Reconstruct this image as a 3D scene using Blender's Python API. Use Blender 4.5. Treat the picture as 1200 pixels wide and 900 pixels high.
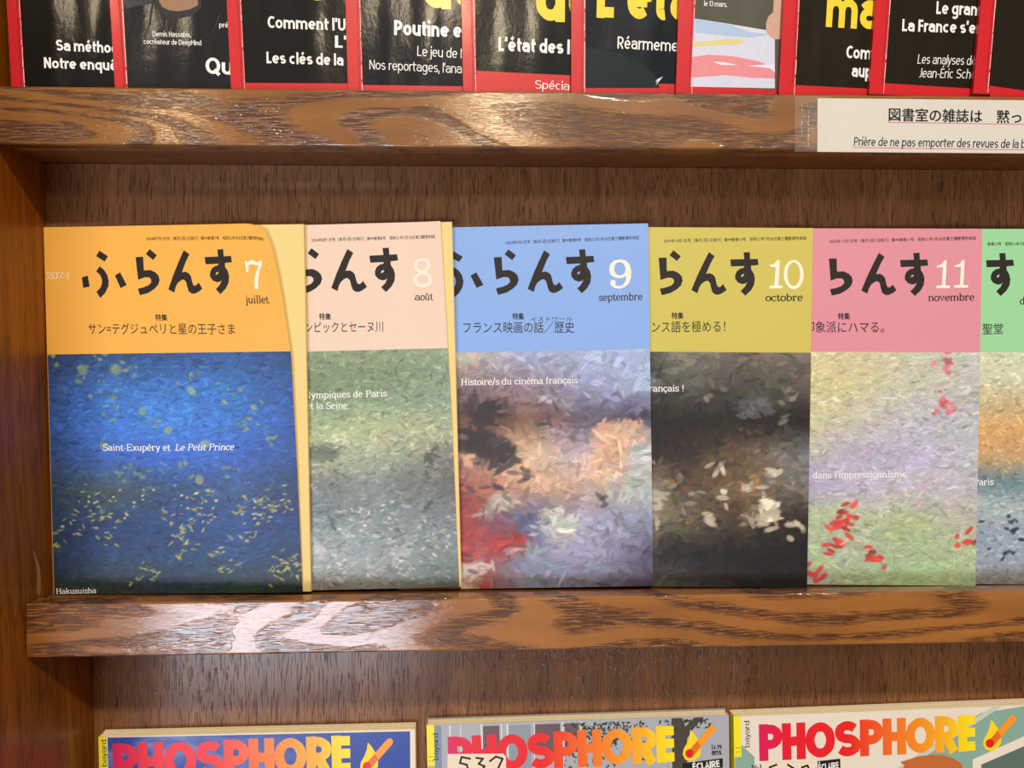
import bpy, bmesh, math, random
import numpy as np
from mathutils import Vector, Matrix
from mathutils.geometry import tessellate_polygon

for o in list(bpy.data.objects):
    bpy.data.objects.remove(o)
SC = bpy.context.scene
COL = SC.collection
MM = 0.001
R = math.radians

# ------------------------------------------------------------------ camera
def make_camera():
    pitch, yaw, roll = R(-3.929), R(2.093), R(-0.057)
    c = Vector((math.sin(yaw)*math.cos(pitch), math.cos(yaw)*math.cos(pitch), math.sin(pitch)))
    r = Vector((math.cos(yaw), -math.sin(yaw), 0)); u = r.cross(c)
    r2 = r*math.cos(roll) + u*math.sin(roll); u2 = -r*math.sin(roll) + u*math.cos(roll)
    cd = bpy.data.cameras.new('camera'); cd.sensor_width = 36; cd.lens = 27.0
    cd.clip_start = 0.01; cd.clip_end = 30
    co = bpy.data.objects.new('camera', cd); COL.objects.link(co)
    m = Matrix((r2, u2, -c)).transposed().to_4x4()
    m.translation = Vector((249.78, -415.74, 177.03))*MM
    co.matrix_world = m
    SC.camera = co
make_camera()

# ------------------------------------------------------------------ world, lamps, exposure
w = bpy.data.worlds.new('room_light'); SC.world = w; w.use_nodes = True
w.node_tree.nodes['Background'].inputs[0].default_value = (1.0, 0.92, 0.84, 1)
w.node_tree.nodes['Background'].inputs[1].default_value = 0.22
def area(name, loc, target, sx, sy, energy, color, shape='RECTANGLE'):
    l = bpy.data.lights.new(name, 'AREA'); l.shape = shape; l.size = sx
    if shape in ('RECTANGLE', 'ELLIPSE'): l.size_y = sy
    l.energy = energy; l.color = color
    o = bpy.data.objects.new(name, l); COL.objects.link(o)
    o.location = loc
    o.rotation_euler = (Vector(target) - Vector(loc)).to_track_quat('-Z', 'Y').to_euler()
    return o
TGT = (0.28, 0.02, 0.15)
area('ceiling_downlight', (0.62, -1.95, 1.85), TGT, 0.15, 0.15, 58.0, (1.0, 0.89, 0.76), 'DISK')
area('ceiling_lamp', (0.30, -2.0, 1.10), TGT, 0.24, 0.24, 5.0, (1.0, 0.80, 0.52), 'DISK')
area('ceiling_lamp', (-0.72, -2.0, 1.10), TGT, 0.18, 0.18, 2.6, (1.0, 0.80, 0.52), 'DISK')
area('window_daylight', (-0.36, -2.0, -0.52), (0.13, 0, 0.0), 0.74, 0.50, 26.0, (0.80, 0.86, 1.0))
SC.view_settings.view_transform = 'Standard'; SC.view_settings.look = 'None'
SC.view_settings.gamma = 1.0; SC.view_settings.use_curve_mapping = False
SC.view_settings.exposure = -0.2

# ------------------------------------------------------------------ geometry helpers
import math
LEAN = 2.473
TL = math.tan(math.radians(LEAN))
def frame(yaw, roll, lean=LEAN):
    """unit axes of a leaning sheet: U to the right, V up the sheet, N out of its face"""
    l, g, r = (math.radians(a) for a in (lean, yaw, roll))
    U0 = (1., 0., 0.); V0 = (0., math.sin(l), math.cos(l)); N0 = (0., -math.cos(l), math.sin(l))
    U1 = [math.cos(g)*a + math.sin(g)*b for a, b in zip(U0, N0)]
    N1 = [math.cos(g)*b - math.sin(g)*a for a, b in zip(U0, N0)]
    U = [math.cos(r)*a - math.sin(r)*b for a, b in zip(U1, V0)]
    V = [math.cos(r)*b + math.sin(r)*a for a, b in zip(U1, V0)]
    return U, V, N1

MAGS = {'jul': ((2.6, 25.55, 26.4), 2.65, -0.58, 2.473, 148, 210, 1.9), 'aug': ((88.61, 25.55, 26.4), 2.65, -1.24, 2.473, 148, 210, 1.9), 'sep': ((200.11, 25.55, 26.4), 2.65, -0.93, 2.473, 148, 210, 1.9), 'oct': ((290.9, 25.55, 27.82), 2.65, 0.55, 2.473, 148, 210, 1.9), 'nov': ((391.9, 25.55, 27.43), 2.65, 0.4, 2.473, 148, 210, 1.9), 'dec': ((443.4, 25.55, 27.43), 2.65, 0.4, 2.473, 148, 210, 1.9), 'news0': ((3.6, 5.0, 299.4), -2.9, -0.25, -1.0, 200, 267, 2.2), 'news1': ((56.8, 5.0, 299.4), -2.9, -0.94, -1.0, 200, 267, 2.2), 'news2': ((117.1, 5.0, 299.4), -2.9, -1.1, -1.0, 200, 267, 2.2), 'news3': ((178.4, 5.0, 299.4), -2.9, -0.69, -1.0, 200, 267, 2.2), 'news4': ((239.5, 5.0, 299.4), -2.9, -0.85, -1.0, 200, 267, 2.2), 'news5': ((297.4, 5.0, 299.4), -2.9, -0.37, -1.0, 200, 267, 2.2), 'news6': ((354.0, 5.0, 302.02), -2.9, 0.75, -1.0, 200, 267, 2.2), 'news7': ((410.3, 5.0, 303.94), -2.9, 1.3, -1.0, 200, 267, 2.2), 'news8': ((460.1, 5.0, 306.03), -2.9, 1.9, -1.0, 200, 267, 2.2), 'news9': ((518.0, 5.0, 307.08), -2.9, 2.2, -1.0, 200, 267, 2.2), 'teenA': ((8.6, 48.55, -319.6), 0, -0.25, 2.473, 197.5, 243.2, 8.0), 'teenB': ((216.3, 48.55, -319.6), 0, -0.83, 2.473, 194.5, 246.7, 8.0), 'teenC': ((415.5, 48.55, -319.6), 0, -1.15, 2.473, 198, 248.3, 8.0)}
TEXTS = {
 'jul': [
  ('year_number', '2024', 0.77, 180.43, 15.64, 180.73, 3.96, 'cream', 'serif', 0.0),
  ('postal_line', '2024年7月1日号［毎月1回1日発行］第99巻第7号\u3000昭和21年7月30日第三種郵便物承認', 65.47, 201.58, 143.04, 200.86, 2.07, 'ink', 'sans', 0.0),
  ('heading', '特集', 69.1, 156.12, 76.19, 156.03, 3.8, 'ink', 'sans', 0.03),
  ('headline', 'サン=テグジュペリと星の王子さま', 26.45, 149.12, 115.69, 147.77, 6.31, 'ink', 'thin', 0.0),
  ('month_name', 'juillet', 124.37, 165.3, 139.5, 165.11, 4.16, 'ink', 'serif', 0.1),
  ('caption', 'Saint-Exupéry et ', 32.5, 82.57, 74.86, 82.1, 3.71, 'w', 'serif', 0.0),
  ('caption', 'Le Petit Prince', 75.86, 82.09, 110.91, 82.18, 3.71, 'w', 'italic', 0.0),
  ('publisher_name', 'Hakusuisha', 1.33, 0.34, 25.53, 0.61, 3.16, 'w', 'serif', 0.0),
 ],
 'aug': [
  ('postal_line', '2024年8月1日号［毎月1回1日発行］第99巻第8号\u3000昭和21年7月30日第三種郵便物承認', 67.42, 200.28, 142.73, 200.4, 2.09, 'ink', 'sans', 0.0),
  ('heading', '特集', 70.45, 155.78, 77.31, 155.61, 3.8, 'ink', 'sans', 0.03),
  ('headline', 'ンピックとセーヌ川', 62.39, 148.56, 106.95, 147.95, 6.35, 'ink', 'thin', 0.0),
  ('month_name', 'août', 125.52, 165.52, 139.06, 165.49, 3.99, 'ink', 'serif', 0.0),
  ('caption', 'Olympiques de Paris', 59.01, 110.97, 108.1, 111.02, 3.72, 'w', 'serif', 0.0),
  ('caption', 'et la Seine', 61.52, 104.77, 85.35, 104.7, 3.73, 'w', 'serif', 0.0),
 ],
 'sep': [
  ('postal_line', '2024年9月1日号［毎月1回1日発行］第99巻第9号\u3000昭和21年7月30日第三種郵便物承認', 65.96, 199.54, 142.59, 200.92, 2.11, 'ink', 'sans', 0.0),
  ('heading', '特集', 68.83, 156.22, 75.49, 156.1, 3.84, 'ink', 'sans', 0.03),
  ('headline', 'フランス映画の話／歴史', 40.31, 148.94, 104.42, 147.96, 6.65, 'ink', 'thin', 0.0),
  ('ruby_line', 'イストワール', 79.41, 155.08, 103.55, 154.86, 2.46, 'ink', 'sans', 0.0),
  ('month_name', 'septembre', 118.99, 166.11, 144.05, 166.11, 4.03, 'ink', 'serif', 0.0),
  ('caption', 'Histoire/s du cinéma français', 38.46, 118.85, 105.9, 118.84, 3.76, 'w', 'serif', 0.0),
 ],
 'oct': [
  ('postal_line', '2024年10月1日号［毎月1回1日発行］第99巻第10号\u3000昭和21年7月30日第三種郵便物承認', 61.68, 201.02, 144.08, 203.2, 2.12, 'ink', 'sans', 0.0),
  ('heading', '特集', 66.67, 156.9, 73.61, 156.94, 3.86, 'ink', 'sans', 0.03),
  ('headline', 'ランス語を極める！', 49.41, 148.75, 97.98, 149.57, 6.69, 'ink', 'thin', 0.0),
  ('month_name', 'octobre', 120.96, 167.64, 142.69, 167.92, 4.05, 'ink', 'serif', 0.0),
  ('caption', 'français !', 52.28, 114.45, 74.14, 114.87, 3.79, 'w', 'serif', 0.0),
 ],
 'nov': [
  ('postal_line', '2024年11月1日号［毎月1回1日発行］第99巻第11号\u3000昭和21年7月30日第三種郵便物承認', 58.92, 201.32, 144.3, 203.55, 2.14, 'ink', 'sans', 0.0),
  ('heading', '特集', 64.57, 156.76, 71.55, 156.79, 3.9, 'ink', 'sans', 0.03),
  ('headline', '印象派にハマる。', 45.22, 148.88, 91.61, 149.07, 6.76, 'ink', 'thin', 0.0),
  ('month_name', 'novembre', 117.18, 167.74, 144.01, 168.24, 4.09, 'ink', 'serif', 0.0),
  ('caption', "dans l'impressionnisme", 51.19, 63.17, 106.05, 64.25, 3.84, 'w', 'serif', 0.0),
 ],
 'dec': [
  ('postal_line', '巻第12号\u3000昭和21年7月30日第三種郵便物承認', 100.81, 200.1, 143.61, 200.48, 2.15, 'ink', 'sans', 0.0),
  ('headline', '聖堂', 99.1, 148.04, 111.09, 148.34, 6.53, 'ink', 'thin', 0.0),
  ('month_name', 'décembre', 120.46, 165.92, 145.88, 166.02, 4.11, 'ink', 'serif', 0.0),
  ('caption', 'Paris', 95.61, 58.71, 107.4, 59.29, 3.86, 'w', 'serif', 0.0),
 ],
 'news0': [
  ('cover_line', 'Sa méthode', 23.25, 24.28, 58.01, 23.52, 5.65, 'w', 'sans', 0.035),
  ('cover_line', 'Notre enquête', 16.71, 15.3, 59.76, 14.62, 5.48, 'w', 'sans', 0.035),
 ],
 'news1': [
  ('cover_line', 'Demis Hassabis,', 20.49, 31.78, 40.01, 31.66, 2.61, 'w', 'sans', 0.012),
  ('cover_line', 'cocréateur de DeepMind', 15.74, 27.91, 45.04, 27.51, 2.61, 'w', 'sans', 0.012),
  ('cover_line', 'prés', 54.69, 36.91, 61.04, 36.75, 2.62, 'w', 'sans', 0.012),
  ('cover_line', 'Qu', 46.5, 13.03, 60.55, 12.51, 8.57, 'w', 'sans', 0.035),
 ],
 'news2': [
  ('cover_line', 'Comment l’U', 20.22, 36.78, 60.6, 35.77, 6.17, 'w', 'sans', 0.035),
  ('cover_line', 'L’E', 54.68, 27.12, 65.63, 26.61, 6.25, 'w', 'sans', 0.035),
  ('cover_line', 'Les clés de la', 18.81, 18.74, 58.8, 17.83, 5.95, 'w', 'sans', 0.035),
  ('cover_line', 'e', 38.1, 50.79, 54.94, 50.78, 19.88, 'y', 'sans', 0.06),
 ],
 'news3': [
  ('cover_line', 'de', 40.03, 48.15, 72.2, 47.65, 26.95, 'y', 'sans', 0.06),
  ('cover_line', 'Poutine e', 24.87, 34.22, 60.57, 33.47, 7.67, 'w', 'sans', 0.05),
  ('cover_line', 'Le jeu de N', 36.77, 23.68, 62.65, 22.64, 5.12, 'w', 'sans', 0.0),
  ('cover_line', 'Nos reportages, l’ana', 11.39, 16.38, 60.23, 14.97, 4.93, 'w', 'sans', 0.0),
 ],
 'news4': [
  ('cover_line', 'de', 39.34, 42.28, 72.6, 41.66, 27.14, 'y', 'sans', 0.06),
  ('cover_line', 'L’état des l', 18.97, 26.56, 57.39, 25.41, 7.32, 'w', 'sans', 0.05),
  ('cover_line', 'Spécia', 38.44, 7.29, 56.99, 6.49, 4.47, 'w', 'sans', 0.0),
 ],
 'news5': [
  ('cover_line', 'L’éta', 13.37, 44.48, 66.62, 43.32, 25.37, 'y', 'sans', 0.06),
  ('cover_line', 'Réarmeme', 24.79, 28.87, 57.85, 27.93, 6.3, 'w', 'sans', 0.008),
 ],
 'news6': [
  ('cover_line', 'le 13 mars.', 13.7, 49.03, 26.42, 49.0, 2.73, 'w', 'sans', 0.012),
 ],
 'news7': [
  ('cover_line', 'ma', 24.01, 37.74, 54.28, 37.58, 21.28, 'y', 'sans', 0.05),
  ('cover_line', 'Com', 36.55, 21.95, 50.42, 21.94, 6.74, 'w', 'sans', 0.035),
  ('cover_line', 'aup', 40.21, 12.3, 51.53, 12.31, 6.76, 'w', 'sans', 0.035),
 ],
 'news8': [
  ('cover_line', 'Le grand', 34.68, 44.04, 62.24, 44.78, 6.69, 'w', 'sans', 0.035),
  ('cover_line', 'La France s’en', 15.95, 33.78, 62.09, 35.29, 6.43, 'w', 'sans', 0.035),
  ('cover_line', 'Les analyses de', 26.07, 17.31, 59.6, 18.44, 4.96, 'w', 'slant', 0.0),
  ('cover_line', 'Jean-Éric Scho', 27.64, 10.08, 60.23, 11.28, 4.97, 'w', 'slant', 0.0),
 ],
 'teenA': [
  ('title_lettering', 'PHOSPHORE', 8.46, 214.54, 156.6, 216.3, 24.16, 'grad', 'heavy', 0.08),
  ('publisher_name', 'bayard', 4.6, 224.42, 4.57, 241.25, 3.26, 'black', 'sans', 0.005),
 ],
 'teenB': [
  ('title_lettering', 'PHOSPHORE', 13.29, 214.6, 158.7, 217.07, 24.01, 'grad', 'heavy', 0.08),
  ('publisher_name', 'bayard', 6.84, 223.95, 6.9, 241.04, 3.37, 'black', 'sans', 0.005),
  ('age_line', '14-19', 182.7, 224.31, 189.39, 224.24, 3.13, 'black', 'sans', 0.03),
  ('age_line', 'ans', 182.94, 220.67, 189.35, 220.66, 4.02, 'black', 'sans', 0.03),
  ('banner_lettering', 'ÉCLAIRE', 170.59, 211.33, 188.16, 212.93, 4.49, 'w', 'sans', 0.04),
 ],
 'teenC': [
  ('title_lettering', 'PHOSPHORE', 16.22, 218.42, 159.37, 219.24, 24.09, 'grad', 'heavy', 0.08),
  ('publisher_name', 'bayard', 9.92, 227.93, 10.0, 245.09, 3.46, 'black', 'sans', 0.005),
  ('age_line', '14-19', 10.82, 213.04, 20.06, 213.1, 3.14, 'black', 'sans', 0.03),
  ('banner_lettering', 'ÉCLAIRE', 55.15, 210.33, 68.42, 211.57, 4.51, 'w', 'sans', 0.04),
 ],
}
TITLE = [[[(35.45, 196.3), (40.85, 193.02), (38.7, 190.11), (33.3, 193.19)]], [[(35.19, 187.46), (38.1, 185.41), (40.08, 182.57), (40.99, 179.13), (40.57, 175.92), (38.4, 172.31), (35.2, 169.53), (32.83, 172.99), (35.51, 175.37), (36.64, 177.98), (36.45, 180.8), (35.05, 183.03), (33.04, 184.55)]], [[(23.64, 181.36), (27.47, 182.24), (28.52, 176.06), (24.37, 175.43)]], [[(45.1, 182.1), (48.45, 183.87), (52.5, 176.66), (48.56, 174.93)]], [[(67.29, 196.7), (71.57, 193.23), (69.38, 190.52), (65.02, 193.92)]], [[(58.76, 192.31), (63.28, 192.45), (63.59, 184.69), (67.41, 184.92), (70.35, 183.59), (72.21, 181.76), (72.86, 179.13), (71.86, 176.33), (69.25, 173.95), (65.8, 171.98), (60.76, 170.71), (59.71, 174.47), (63.34, 175.23), (66.34, 176.4), (67.87, 177.99), (67.7, 179.81), (66.46, 180.83), (63.91, 180.86), (59.97, 179.5)]], [[(87.82, 195.74), (91.15, 193.48), (88.93, 189.38), (86.37, 183.3), (88.58, 183.55), (90.46, 182.72), (91.69, 181.1), (92.53, 177.27), (93.26, 175.73), (94.53, 175.63), (96.26, 177.3), (98.43, 173.97), (96.36, 172.39), (94.21, 171.29), (92.09, 171.23), (90.21, 172.47), (89.42, 174.89), (88.65, 178.12), (87.41, 179.26), (85.92, 178.96), (83.76, 177.38), (82.52, 175.38), (81.5, 171.98), (77.95, 173.83), (81.34, 182.24), (84.47, 189.03)]], [[(107.93, 195.75), (111.53, 195.9), (111.73, 191.88), (116.11, 192.02), (116.67, 188.53), (112.32, 188.14), (112.43, 185.85), (113.99, 183.42), (114.68, 180.59), (114.26, 176.98), (112.49, 173.79), (109.24, 170.69), (106.55, 173.46), (108.94, 175.84), (110.28, 178.64), (109.41, 177.85), (107.49, 177.35), (104.97, 178.31), (103.33, 180.34), (103.16, 182.35), (104.07, 184.75), (106.01, 186.34), (108.23, 186.91), (108.37, 187.83), (100.75, 187.61), (100.29, 191.63), (108.34, 191.81)], [(106.66, 181.71), (106.99, 182.91), (108.48, 183.29), (108.12, 182.21), (107.17, 181.5)]]]
NUMBERS = {'jul': [[[(125.95, 188.96), (127.09, 189.29), (128.06, 188.06), (129.97, 189.26), (131.98, 189.41), (135.3, 187.98), (137.04, 189.18), (138.59, 189.16), (137.87, 186.38), (135.27, 182.23), (133.98, 177.7), (133.37, 173.17), (131.18, 173.2), (131.32, 177.74), (132.64, 181.56), (135.46, 186.23), (130.78, 186.98), (128.57, 186.66), (127.79, 182.66), (126.44, 182.68)]]], 'aug': [[[(131.31, 189.3), (135.24, 188.63), (137.61, 186.84), (137.87, 184.73), (136.38, 182.65), (134.35, 181.29), (137.2, 180.01), (139.22, 177.17), (138.35, 174.72), (135.37, 173.02), (131.04, 172.47), (127.09, 173.18), (125.2, 174.99), (124.74, 177.45), (126.04, 179.88), (128.5, 181.05), (126.12, 182.68), (125.3, 184.98), (125.89, 187.24), (127.69, 188.77)], [(131.24, 187.76), (133.92, 187.08), (135.05, 185.13), (133.97, 183.22), (131.24, 182.4), (128.34, 183.33), (127.35, 185.28), (128.49, 187.18)], [(131.38, 180.19), (134.74, 179.35), (136.08, 177.22), (135.0, 175.14), (131.13, 174.44), (128.03, 175.09), (126.92, 177.22), (127.78, 179.13)]]], 'sep': [[[(131.53, 189.74), (134.71, 189.03), (136.81, 186.87), (137.81, 182.96), (137.58, 179.07), (136.29, 175.9), (134.13, 173.82), (131.27, 172.81), (128.09, 173.23), (125.81, 175.05), (125.66, 176.82), (126.74, 178.04), (128.16, 177.84), (128.85, 176.41), (128.29, 175.18), (129.88, 174.44), (132.37, 174.56), (134.17, 176.65), (135.11, 180.18), (133.15, 179.15), (130.66, 178.78), (127.83, 179.44), (125.72, 181.07), (125.06, 183.92), (125.82, 187.09), (127.97, 188.99)], [(131.15, 188.12), (133.27, 187.29), (134.47, 184.79), (134.26, 182.32), (133.17, 180.92), (131.04, 180.37), (128.92, 181.36), (127.96, 183.51), (128.29, 186.33), (129.55, 187.72)]]], 'oct': [[[(123.07, 188.53), (125.74, 189.26), (127.48, 191.4), (128.84, 191.41), (128.72, 185.53), (128.36, 176.79), (130.86, 176.55), (130.78, 175.02), (123.1, 174.97), (123.44, 176.51), (125.93, 176.77), (126.55, 187.23), (123.63, 187.28)]], [[(142.84, 183.12), (142.73, 181.23), (142.33, 179.43), (141.67, 177.82), (140.78, 176.47), (139.7, 175.45), (138.49, 174.81), (137.2, 174.59), (135.91, 174.8), (134.68, 175.42), (133.57, 176.42), (132.63, 177.76), (131.92, 179.37), (131.46, 181.16), (131.29, 183.05), (131.4, 184.94), (131.8, 186.73), (132.46, 188.35), (133.36, 189.69), (134.44, 190.71), (135.65, 191.34), (136.93, 191.56), (138.21, 191.36), (139.44, 190.74), (140.56, 189.74), (141.49, 188.4), (142.21, 186.79), (142.66, 185.0)], [(140.81, 183.28), (140.74, 181.78), (140.48, 180.34), (140.06, 179.05), (139.48, 177.98), (138.79, 177.17), (138.0, 176.66), (137.17, 176.48), (136.34, 176.65), (135.54, 177.15), (134.81, 177.95), (134.2, 179.02), (133.74, 180.3), (133.44, 181.73), (133.32, 183.24), (133.39, 184.75), (133.64, 186.18), (134.07, 187.47), (134.64, 188.54), (135.34, 189.35), (136.12, 189.86), (136.95, 190.03), (137.79, 189.87), (138.59, 189.37), (139.31, 188.57), (139.92, 187.5), (140.39, 186.22), (140.69, 184.79)]]], 'nov': [[[(121.45, 188.09), (124.65, 189.35), (126.05, 191.52), (127.3, 191.52), (127.19, 183.97), (126.86, 176.96), (129.62, 176.79), (129.51, 175.35), (121.39, 175.32), (121.66, 176.76), (124.88, 176.95), (125.22, 187.56), (121.82, 187.37)]], [[(131.92, 188.37), (135.12, 189.64), (136.51, 191.8), (137.77, 191.8), (137.66, 184.26), (137.33, 177.24), (140.1, 177.07), (139.98, 175.63), (131.87, 175.61), (132.13, 177.05), (135.36, 177.24), (135.69, 187.84), (132.29, 187.65)]]], 'dec': []}
LOGO = {'teenA': {'flame': [(167.61, 235.52), (169.74, 233.27), (172.38, 228.81), (173.95, 224.37), (173.9, 219.97), (171.71, 216.73), (167.37, 215.19), (164.15, 216.38), (162.57, 219.72), (163.15, 223.0), (165.35, 226.79), (167.02, 231.15)], 'stick': [(167.19, 222.9), (178.94, 236.34), (180.58, 237.67), (182.2, 237.91), (183.54, 236.5), (183.52, 234.85), (182.69, 233.5), (169.84, 219.25)], 'shade': [(167.19, 222.9), (171.84, 228.27), (174.17, 224.37), (169.84, 219.25)], 'dot': [(169.58, 220.09), (169.41, 219.11), (168.93, 218.26), (168.21, 217.64), (167.32, 217.33), (166.39, 217.35), (165.51, 217.72), (164.8, 218.37), (164.34, 219.25), (164.19, 220.23), (164.37, 221.2), (164.84, 222.05), (165.57, 222.67), (166.45, 222.98), (167.39, 222.96), (168.26, 222.6), (168.97, 221.94), (169.43, 221.07)]}, 'teenB': {'flame': [(169.21, 237.89), (171.41, 235.59), (174.14, 231.03), (175.76, 226.51), (175.71, 222.04), (173.45, 218.77), (168.98, 217.26), (165.66, 218.49), (164.03, 221.9), (164.63, 225.23), (166.89, 229.05), (168.61, 233.46)], 'stick': [(168.79, 225.08), (180.9, 238.61), (182.58, 239.94), (184.26, 240.16), (185.63, 238.72), (185.62, 237.05), (184.77, 235.68), (171.53, 221.35)], 'shade': [(168.79, 225.08), (173.58, 230.49), (175.98, 226.5), (171.53, 221.35)], 'dot': [(171.26, 222.2), (171.09, 221.22), (170.59, 220.36), (169.85, 219.74), (168.93, 219.43), (167.97, 219.46), (167.07, 219.84), (166.33, 220.51), (165.86, 221.4), (165.71, 222.4), (165.88, 223.39), (166.38, 224.24), (167.12, 224.86), (168.03, 225.18), (169.0, 225.14), (169.9, 224.76), (170.63, 224.09), (171.11, 223.2)]}, 'teenC': {'flame': [(169.8, 239.75), (172.07, 237.4), (174.91, 232.76), (176.6, 228.16), (176.57, 223.63), (174.26, 220.33), (169.67, 218.81), (166.24, 220.09), (164.55, 223.56), (165.14, 226.93), (167.46, 230.79), (169.2, 235.25)], 'stick': [(169.43, 226.75), (181.83, 240.4), (183.55, 241.75), (185.27, 241.96), (186.7, 240.49), (186.69, 238.8), (185.82, 237.42), (172.27, 222.96)], 'shade': [(169.43, 226.75), (174.33, 232.21), (176.83, 228.15), (172.27, 222.96)], 'dot': [(171.99, 223.82), (171.81, 222.82), (171.31, 221.95), (170.54, 221.33), (169.61, 221.01), (168.61, 221.06), (167.68, 221.44), (166.92, 222.13), (166.43, 223.04), (166.27, 224.05), (166.45, 225.05), (166.95, 225.92), (167.71, 226.54), (168.65, 226.85), (169.64, 226.81), (170.57, 226.43), (171.33, 225.74), (171.82, 224.83)]}}
PRINTS = {'teenA.cover_picture': [(5.34, 242.58), (194.41, 242.0), (194.81, 201.77), (4.62, 207.02)], 'teenB.sticker': [(12.72, 227.6), (48.39, 226.6), (49.99, 224.33), (49.63, 203.29), (12.01, 204.7)], 'teenC.sticker': [(17.32, 217.25), (69.59, 215.63), (69.38, 197.61), (17.07, 199.87)], 'teenB.banner': [(163.97, 216.04), (190.17, 218.45), (190.11, 212.3), (163.89, 209.62)], 'teenC.banner': [(54.38, 216.83), (69.34, 217.89), (69.51, 208.88), (54.27, 207.83)], 'teenC.d1': [(163.54, 244.24), (204.8, 244.59), (204.54, 188.93), (38.36, 196.14)], 'teenC.d2': [(176.12, 244.3), (180.7, 244.41), (77.86, 197.25), (69.38, 197.61)], 'teenC.d3': [(4.69, 233.45), (17.89, 217.79), (17.63, 199.84), (4.2, 200.42)], 'teenC.hair': [(109.2, 213.97), (116.6, 215.92), (120.59, 217.17), (129.13, 217.89), (137.67, 217.31), (144.49, 215.05), (150.17, 211.13), (151.27, 205.42), (148.88, 191.35), (111.84, 192.95), (109.71, 208.31), (112.02, 211.6)], 'teenC.frame': [(157.62, 213.65), (204.74, 232.69), (204.54, 188.93), (157.46, 190.97)], 'teenC.screen': [(163.31, 210.01), (204.71, 225.89), (204.54, 188.93), (163.18, 190.73)], 'teenB.hand5': [(27.07, 224.05), (21.65, 225.35), (20.49, 221.52), (24.82, 220.26), (25.84, 216.35)], 'teenB.hand3': [(30.89, 224.46), (35.24, 223.75), (32.46, 220.54), (36.24, 218.74), (32.9, 214.99)], 'teenB.hand7': [(39.57, 221.94), (43.45, 224.84), (47.79, 223.3), (43.82, 215.14)], 'teenC.hand5': [(27.39, 215.71), (22.88, 214.22), (21.71, 210.34)], 'teenC.hand3': [(34.68, 215.41), (39.14, 212.41)], 'teenC.hand7': [(43.04, 210.0), (44.21, 213.32), (47.6, 214.3), (49.24, 210.86)], 'news6.photo': [(7.75, 51.83), (52.79, 53.96), (54.79, 7.69), (7.84, 6.8)], 'news6.paper': [(8.3, 42.39), (28.16, 40.4), (53.5, 37.52), (54.79, 7.69), (7.84, 6.8)], 'news6.bluewash': [(8.77, 42.19), (28.65, 39.98), (40.18, 36.49), (52.12, 36.12), (40.28, 33.82), (26.03, 34.09), (9.48, 35.14)], 'news6.pencil': [(8.24, 29.99), (26.09, 32.32), (33.19, 32.85), (37.05, 31.45), (33.77, 30.2), (8.32, 27.78)], 'news6.pinkwash': [(8.03, 22.21), (16.94, 23.92), (31.17, 23.61), (45.56, 21.52), (54.33, 18.28), (54.56, 12.88), (41.13, 12.8), (26.79, 13.59), (7.92, 11.5)], 'news6.whitestroke': [(19.43, 20.23), (26.54, 20.29), (33.25, 19.0), (24.22, 18.86)], 'news6.whitestroke2': [(38.49, 18.99), (54.23, 20.52), (54.43, 16.03), (51.45, 18.16)], 'news6.finger': [(55.94, 52.78), (53.4, 50.88), (52.1, 47.71), (49.36, 44.92), (48.32, 41.31), (48.73, 37.31), (50.75, 34.72), (53.67, 33.51), (58.46, 33.71), (57.61, 52.86)], 'news5.arc': [(7.4, 28.83), (13.88, 28.54), (23.18, 26.98), (32.52, 24.07), (40.52, 19.79), (45.73, 14.53), (48.15, 8.75), (7.43, 7.99)], 'news5.rocket': [(49.97, 14.84), (46.69, 13.2), (45.76, 11.39), (47.17, 12.54), (46.01, 10.05), (48.34, 12.79)], 'news1.neck': [(24.53, 50.24), (26.07, 46.83), (29.44, 45.17), (34.17, 44.68), (39.87, 45.77), (44.33, 48.0), (46.64, 50.63)], 'news1.shirt': [(21.51, 50.19), (24.53, 50.24), (26.07, 46.83), (29.44, 45.17), (34.17, 44.68), (39.87, 45.77), (44.33, 48.0), (46.64, 50.63), (47.94, 50.66), (46.01, 46.74), (41.45, 42.77), (34.42, 41.15), (27.13, 42.54), (22.57, 45.91)], 'news1.lapelL': [(21.08, 50.18), (22.37, 50.2), (19.5, 37.25), (17.53, 32.91), (16.11, 30.73), (18.68, 38.1)], 'news1.lapelR': [(56.03, 46.48), (54.68, 41.25), (49.53, 29.88), (48.26, 26.38), (52.54, 37.75)], 'news1.sky': [(7.76, 49.94), (21.08, 50.18), (20.99, 48.46), (13.17, 47.04), (7.94, 45.66)], 'news4.band': [(7.16, 16.18), (57.06, 14.41), (67.78, 14.22), (67.69, 1.21), (6.63, 0.68)], 'news9.band': [(9.13, 4.2), (29.24, 2.97), (44.44, 2.09), (45.14, -4.76), (10.18, -6.9)]}
SIGN = {'paper': [(427.3, 27.5), (426.7, -1.3)], 'jp': [(465.4, 15.7), (539.5, 15.0)], 'fr': [(446.5, 2.4), (541.0, 1.8)], 'ul1': [(465.0, 15.0), (539.5, 14.3)], 'ul2': [(446.1, 1.5), (539.6, 0.9)], 'tape': [(415.1, 28.7), (441.9, -3.5)]}

def s2l(c):
    return c/12.92 if c <= 0.04045 else ((c+0.055)/1.055)**2.4
def hexl(h):
    return tuple(s2l(int(h[i:i+2], 16)/255) for i in (0, 2, 4))
def link(o, parent=None):
    COL.objects.link(o)
    if parent: o.parent = parent
    return o
def mesh_obj(name, verts, faces, mat, parent=None, smooth=False):
    me = bpy.data.meshes.new(name); me.from_pydata([tuple(v) for v in verts], [], faces)
    me.materials.append(mat)
    if smooth:
        for p in me.polygons: p.use_smooth = True
    me.update()
    return link(bpy.data.objects.new(name, me), parent)
def tag(o, label, cat, group=None):
    o['label'] = label; o['category'] = cat
    if group: o['group'] = group
    return o

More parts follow.
